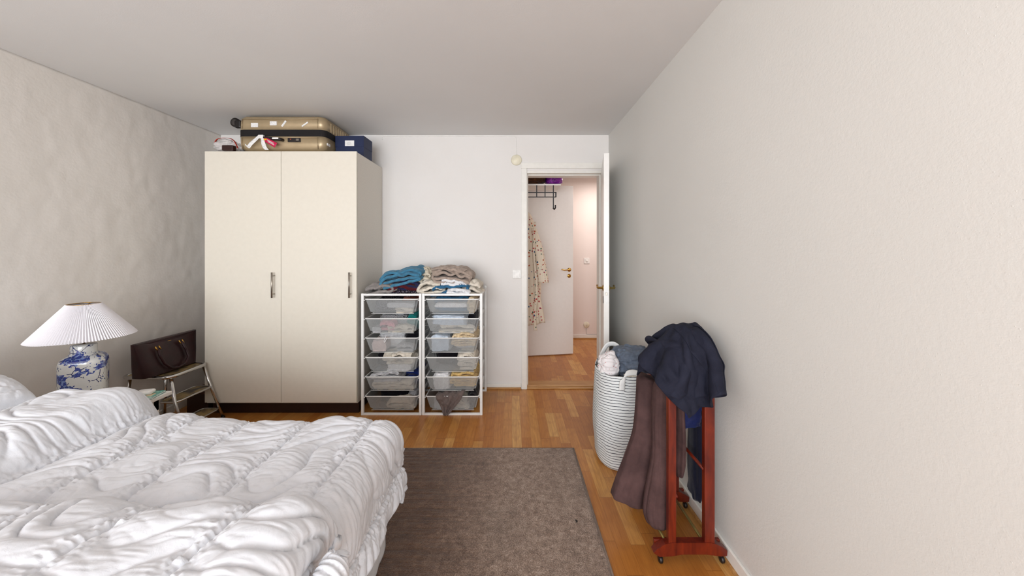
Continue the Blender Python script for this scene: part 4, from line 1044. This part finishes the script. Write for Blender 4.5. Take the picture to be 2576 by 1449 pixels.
for sy_ in (-1, 1):
    mb = MB(); z0 = .185
    pts = [(-.115, -.058*1, z0), (-.112, -.066, .14), (-.09, -.078, .075), (-.05, -.09, .03), (0, -.095, .018), (.06, -.09, .03), (.10, -.08, .07), (.09, -.068, .13), (.065, -.056, z0+.01)]
    if sy_ > 0: pts = [(p[0]*1.02+.01, -p[1]*.9, p[2]) for p in pts]
    mb.tube(pts, .0085, 10); h = mb.build('carry_strap', M_leather, hb)
    for q in (0, 1):
        for dx in (-.013, .013):
            mb = MB(); xx = (-.115 if q == 0 else .065)+dx; yq = -(.05)*(1 if sy_ < 0 else -.9)
            mb.tube([(xx-.003, yq, .208), (xx+.003, yq-.010*(1 if sy_ < 0 else -1), .182)], .0048, 8)
            mb.build('gold_fitting', M_brass, h)
mb = MB(); mb.box(-.018, .012, -.0285, -.021, .213, .221, .001); mb.build('gold_badge', M_brass, hb)

# dark box on the floor behind the stool
db = thing('wooden_box', 'small dark brown box on the floor by the wardrobe corner behind the stool', 'box', (-2.62, 2.98, 0))
mb = MB(); mb.box(-.09, .09, 0, .2, 0, .16, .004); mb.build('box_base', plain('dark_brown_wood', '2E1610', .4), db)
mb = MB(); mb.box(-.095, .095, -.005, .205, .16, .175, .003); mb.build('lid', plain('redbrown_wood', '4A2014', .4), db)

# ------------------------------------------------------------- laundry bag
LBX, LBY, LBR, LBH = .738, 2.35, .198, .60
def stripe_mat():
    t = NT('white_striped_canvas'); v = t.coord(); sp = t.n('ShaderNodeSeparateXYZ'); t.l(v, sp.inputs[0])
    nz = t.noise(v, 7, 2); nz2 = t.noise(v, 45, 1)
    zz = t.math('ADD', t.math('DIVIDE', sp.outputs[2], .0168), t.math('ADD', t.math('MULTIPLY', nz, 2.2), t.math('MULTIPLY', nz2, .25)))
    fr = t.math('FRACT', zz)
    t.col(t.mix(t.math('LESS_THAN', fr, .20), 'E6E9E8', '2A2D3C')); t.bump(t.noise(v, 11, 3), .35, .02); return t.set(.7, 0, .3)
lb = thing('laundry_bag', 'tall white laundry bag with thin dark stripes against the right wall', 'laundry bag', (LBX, LBY, 0))
n, m_ = 110, 50
u = np.linspace(0, 2*PI, n, endpoint=False)[:, None]; s = np.linspace(0, 1, m_)[None, :]
rr = LBR*(.93+.06*np.sin(PI*s)) * (1+.03*vn(np.cos(u)*1.6, np.sin(u)*1.6, s*2.2, 4)+.012*fbm(np.cos(u)*4, np.sin(u)*4, s*6, 9, 2))
rr = rr*np.where(s < .05, .93+.07*(s/.05)**.5, 1)
zt_ = LBH - .028*np.cos(u-R(250)) + .012*vn(np.cos(u)*2, np.sin(u)*2, 0, 6)
X = rr*ce(np.cos(u), .85); Y_ = rr*ce(np.sin(u), .85); X = np.minimum(X, XR-.016-LBX)
P = np.stack([X, Y_, s*zt_+.002], -1)
# inner wall + floor
inner = P[:, ::-1].copy(); inner[:, :, :2] *= .975
P2 = np.concatenate([P, inner[:, :-2]], 1)
grid('bag_body', P2, stripe_mat(), lb, wrap_u=True, cap=True)
M_strap = fabric('white_webbing', 'EDEDEB', .02, 500, .1)
# handles
ribbon('handle', [(-.135, .115, LBH-.10), (-.125, .115, LBH+.01), (-.085, .12, LBH+.095), (-.03, .13, LBH+.105), (.015, .13, LBH+.06), (.04, .13, LBH-.03)], .034, [(1, 0, .1), (1, 0, -.3), (.5, .3, -1), (.0, .3, -1), (-.6, .2, -1), (-1, 0, -.1)], M_strap, lb, 0, 1, 4, .003)
ribbon('handle', [(-.075, -.192, LBH-.09), (-.072, -.197, LBH-.03), (-.05, -.185, LBH+.005), (.0, -.18, LBH+.015), (.05, -.188, LBH+.0), (.062, -.199, LBH-.03), (.062, -.195, LBH-.09)], .034, [(1, 0, 0), (1, 0, .2), (.3, .6, 1), (0, .6, 1), (-.4, .6, 1), (-1, 0, .2), (-1, 0, 0)], M_strap, lb, 0, 1, 4, .003)
M_dotw = dotted('white_red_dots', 'E9E3E3', ['C0696C', 'B8585C'], 60, .17, .25)
lump('cloth', 'white cloth with small red dots in the striped laundry bag', 'clothing', (LBX-.115, LBY-.04, LBH+.01), (.135, .14, .17), (0, 0, 0), M_dotw, 5, .85, .9, .12, .18, 3.4, nu=110, nv=60)
M_fleece = fabric('blue_grey_fleece', '616B7A', .12, 500, .4, .95)
lump('blanket', 'blue-grey fleece blanket heaped in the striped laundry bag', 'blanket', (LBX+.06, LBY+.01, LBH+.025), (.245, .27, .20), (0, R(-4), 0), M_fleece, 8, .8, .8, .12, .26, 4, nu=130, nv=70)
lump('cloth', 'cream cloth at the front rim of the striped laundry bag', 'clothing', (LBX+.03, LBY-.15, LBH-.03), (.15, .05, .06), (0, 0, 0), FB['cream'], 9, .8, .8, .1, .2, 9)

# ------------------------------------------------------------- rolling clothes stand with clothes
NY_, FYY = 1.555, 1.885
cs_ = thing('clothes_stand', 'red-stained wooden clothes stand on castors, beside the right wall', 'clothes stand', (.775, 1.72, 0))
ox, oy = .775, 1.72
for yv, full in ((NY_, 1), (FYY, 0)):
    y0 = yv-oy
    out = [(-.165, .055), (-.150, .072), (-.115, .092), (-.08, .098), (.08, .098), (.105, .092), (.135, .078), (.152, .065), (.150, .042), (.125, .040), (.06, .048), (-.04, .048), (-.09, .040), (-.14, .038)]
    mb = MB(); mb.prism(out, y0-.016, y0+.016); mb.build('foot_rail', M_red, cs_)
    mb = MB(); mb.box(-.15, .14, y0+.018, y0+.034, .055, .085, .002); mb.build('foot_board', M_red, cs_)
    for xx, ww in ((-.083, .017), (.078, .022)):
        mb = MB(); mb.box(xx-ww, xx+ww, y0-.013, y0+.013, .09, .78 if full else .69, .003); mb.build('upright', M_red, cs_)
    mb = MB(); zt_ = .80 if full else .705; mb.box(-.10, .10, y0-.012, y0+.012, zt_-.04, zt_, .004); mb.build('top_rail', M_red, cs_)
    for xx in (-.135, .132):
        mb = MB(); mb.tube([(xx, y0, .04), (xx, y0, .025)], .006, 8); mb.lathe([(0, -.008), (.012, -.008), (.0155, -.004), (.0155, .004), (.012, .008), (0, .008)], (xx+.005, y0, .0155), 20, 'x'); mb.build('castor', M_blackp, cs_)
y0, y1 = NY_-oy, FYY-oy
mb = MB(); mb.tube([(-.083, y0+.03, .80), (-.05, -.10, .86), (.0, -.075, .925), (.06, -.10, .87), (.078, y0+.03, .80)], .014, 12); mb.tube([(0, -.08, .92), (.005, .0, .90), (.0, y1-.05, .72)], .012, 12); mb.build('hanger_bar', M_red, cs_)
for xx in (-.105, .06):
    mb = MB(); mb.tube([(xx, y0, .085), (xx, y1, .085)], .006, 8); mb.build('brass_rod', M_oldbrass, cs_)
for xx, zz_ in ((-.083, .69), (.078, .69), (.06, .42), (-.06, .30)):
    r_ = .012 if zz_ > .5 else .007
    mb = MB(); mb.tube([(xx, y0+(.315 if xx < 0 and zz_ > .5 else 0), zz_-.015), (xx, y1+(.03 if zz_ == .69 and xx < 0 else 0), zz_-(.0 if xx < 0 else .015))], r_, 10); mb.build('cross_rail', wood('orange_rail', '9A5A22', 'B8732E') if zz_ == .69 and xx < 0 else M_red, cs_)

# brown trousers over the left rail
M_trous = NT('brown_corduroy'); v = M_trous.coord(); M_trous.col(M_trous.ramp(M_trous.noise(v, 10, 5, .6), [(.3, '42302F'), (.7, '5C4442')])); M_trous.bump(M_trous.math('ADD', M_trous.noise(v, 9, 4, .6, .6), M_trous.math('MULTIPLY', M_trous.noise(v, 600, 1), .05)), .45, .02); M_trous = M_trous.set(.9, 0, .2)
tp = thing('trousers', 'long brown trousers hanging over the clothes stand in front of the laundry bag', 'trousers', (0, 0, 0))
def A(px, py, Y): return at(px, py, Y)
def leg(rows, seed, nm='trouser_leg', fold=.10, slant=0, nf=5, pw=.9):
    """rows: y pixel row, left, right edge rows at depth Y, half depth"""
    rws = []
    for (py, pl, pr, Y, ry, rot) in rows:
        xl, _, z = at(pl, py, Y); xr = at(pr, py, Y)[0]; rws.append((z, (xl+xr)/2, Y, (xr-xl)/2, ry, R(rot)))
    o = loft(nm, rws, M_trous, tp, 110, fold, nf, seed, .008, pw, 12, True, 0, .7, .012)
    if slant:
        zmax = rws[0][0]; zmin = rws[-1][0]; xm = rws[-1][1]
        for v in o.data.vertices: v.co.z -= slant*(v.co.x-xm)*((zmax-v.co.z)/(zmax-zmin))**2
    # turned-up hem seam
    return o
leg([(944, 1612, 1628, 1.86, .05, 0), (955, 1604, 1655, 1.85, .06, 0), (1000, 1600, 1684, 1.83, .055, 0), (1080, 1592, 1676, 1.80, .05, 0), (1150, 1570, 1662, 1.78, .05, 0), (1200, 1552, 1650, 1.76, .055, 0), (1250, 1536, 1636, 1.75, .06, 0), (1256, 1537, 1635, 1.75, .058, 0)], 3, slant=.22)
leg([(962, 1650, 1682, 1.70, .04, 0), (985, 1644, 1692, 1.69, .05, 0), (1060, 1640, 1692, 1.68, .045, 0), (1140, 1640, 1688, 1.67, .045, 0), (1210, 1628, 1686, 1.66, .05, 0), (1270, 1618, 1686, 1.65, .05, 0), (1306, 1624, 1684, 1.64, .045, 0), (1318, 1636, 1680, 1.64, .035, 0)], 5)
leg([(965, 1680, 1700, 1.74, .05, 0), (1000, 1686, 1712, 1.74, .07, 0), (1080, 1690, 1716, 1.74, .07, 0), (1150, 1690, 1718, 1.74, .06, 0), (1186, 1696, 1712, 1.74, .045, 0)], 6, 'waist_part')

# navy jacket draped on the top
M_jacket = NT('navy_wool'); v = M_jacket.coord(); M_jacket.col(M_jacket.ramp(M_jacket.noise(v, 12, 4), [(.3, '171826'), (.7, '232534')])); M_jacket.bump(M_jacket.math('ADD', M_jacket.noise(v, 8, 4, .55, .8), M_jacket.math('MULTIPLY', M_jacket.noise(v, 500, 1), .05)), .5, .025); M_jacket = M_jacket.set(.85, 0, .25)
jk = thing('jacket', 'dark navy jacket thrown over the top of the clothes stand', 'jacket', (0, 0, 0))
JY = 1.64
def jrow(py, pl, pr, ry, Y=JY, rot=0):
    z = H-(py-HY)/F*Y; xl = (pl-CX)/F*Y; xr = (pr-CX)/F*Y
    return (z, (xl+xr)/2, Y, (xr-xl)/2, ry, R(rot))
nj = 54
uu = np.linspace(-1, 1, nj)[:, None]+np.zeros((1, nj)); vv = np.linspace(-1, 1, nj)[None, :]+np.zeros((nj, 1))
ra = R(10)
jx, jy = uu*.29*(1-.16*(uu*vv)**2)*(1+.10*vn(vv*3, uu, 0, 3)), vv*.36*(1-.16*(uu*vv)**2)*(1+.06*vn(uu*3, vv, 0, 4))
jx = jx*(1-.34*sst(-.2, 1, vv)*(uu < 0)); P0 = np.stack([.800+jx*math.cos(ra)-jy*math.sin(ra), 1.66+jx*math.sin(ra)+jy*math.cos(ra), 1.0+.030*fbm(uu*3, vv*3, 0, 6, 3)], -1)
def jcoll(Q):
    Q = push_ellipsoid(Q, (.785, 1.645, .845), (.118, .135, .135))
    Q = push_capsule(Q, (.692, NY_, .60), (.692, NY_, .78), .035); Q = push_capsule(Q, (.853, NY_, .60), (.853, NY_, .78), .037)
    Q = push_capsule(Q, (.69, NY_+.02, .79), (.86, NY_+.02, .79), .040)
    Q = push_capsule(Q, (.692, 1.60, .70), (.692, FYY, .70), .03); Q = push_capsule(Q, (.853, FYY, .30), (.853, FYY, .72), .03)
    Q[..., 0] = np.minimum(Q[..., 0], XR-.012); return Q
pinj = (uu**2+vv**2) < .19**2
P0[..., 2] -= .008
PJ = simulate(P0, 240, jcoll, 12, pin=pinj)
o = grid('jacket_body', PJ, M_jacket, jk, thick=.006)
md = o.modifiers.new('soft', 'SUBSURF'); md.levels = md.render_levels = 2
ctr = np.array([.80, 1.66, .80])
for (ia, ib, nm_) in ((20, 24, 'placket'), (29, 32, 'belt_strip')):
    Q_ = PJ[ia:ib+1, 1:27]; d_ = Q_-ctr; d_ = d_/np.linalg.norm(d_, axis=2, keepdims=True)
    oo = grid(nm_, Q_+d_*.007, M_jacket, jk, thick=.005); md = oo.modifiers.new('soft', 'SUBSURF'); md.levels = md.render_levels = 2
sxp = CX+PJ[..., 0]/PJ[..., 1]*F; syp = HY+(H-PJ[..., 2])/PJ[..., 1]*F
dd_ = np.hypot(sxp-1762, syp-890)+(PJ[..., 1]-1.4)*90; ii = np.unravel_index(np.argmin(dd_), dd_.shape); zp_ = Vector(PJ[ii])
mb = MB(); mb.tube([zp_+Vector((-.012, -.006, -.003)), zp_+Vector((0, -.008, .003)), zp_+Vector((.014, -.005, .004))], .0035, 8); mb.build('zip_pull', M_nickel, jk)
rws = [jrow(1000, 1738, 1766, .06, 1.76), jrow(1100, 1738, 1762, .06, 1.76), jrow(1200, 1737, 1764, .06, 1.76), jrow(1240, 1736, 1768, .06, 1.76)]
o = loft('trousers', rws, fabric('navy_trouser_cloth', '1A1C2E'), None, 60, .15, 8, 18, .02, .85, 8)
tag(o, 'narrow dark navy trousers hanging behind the right post of the clothes stand', 'trousers')
o = ribbon('shirt', [at(1740, 1000, 1.70), at(1740, 1040, 1.70), at(1740, 1066, 1.70), at(1741, 1076, 1.70)], [.09, .10, .09, .08], (1, 0, .12), fabric('bright_navy', '1B2452'), None, .006, 3, 10, .003)
tag(o, 'bright blue shirt hem showing below the navy jacket', 'clothing')
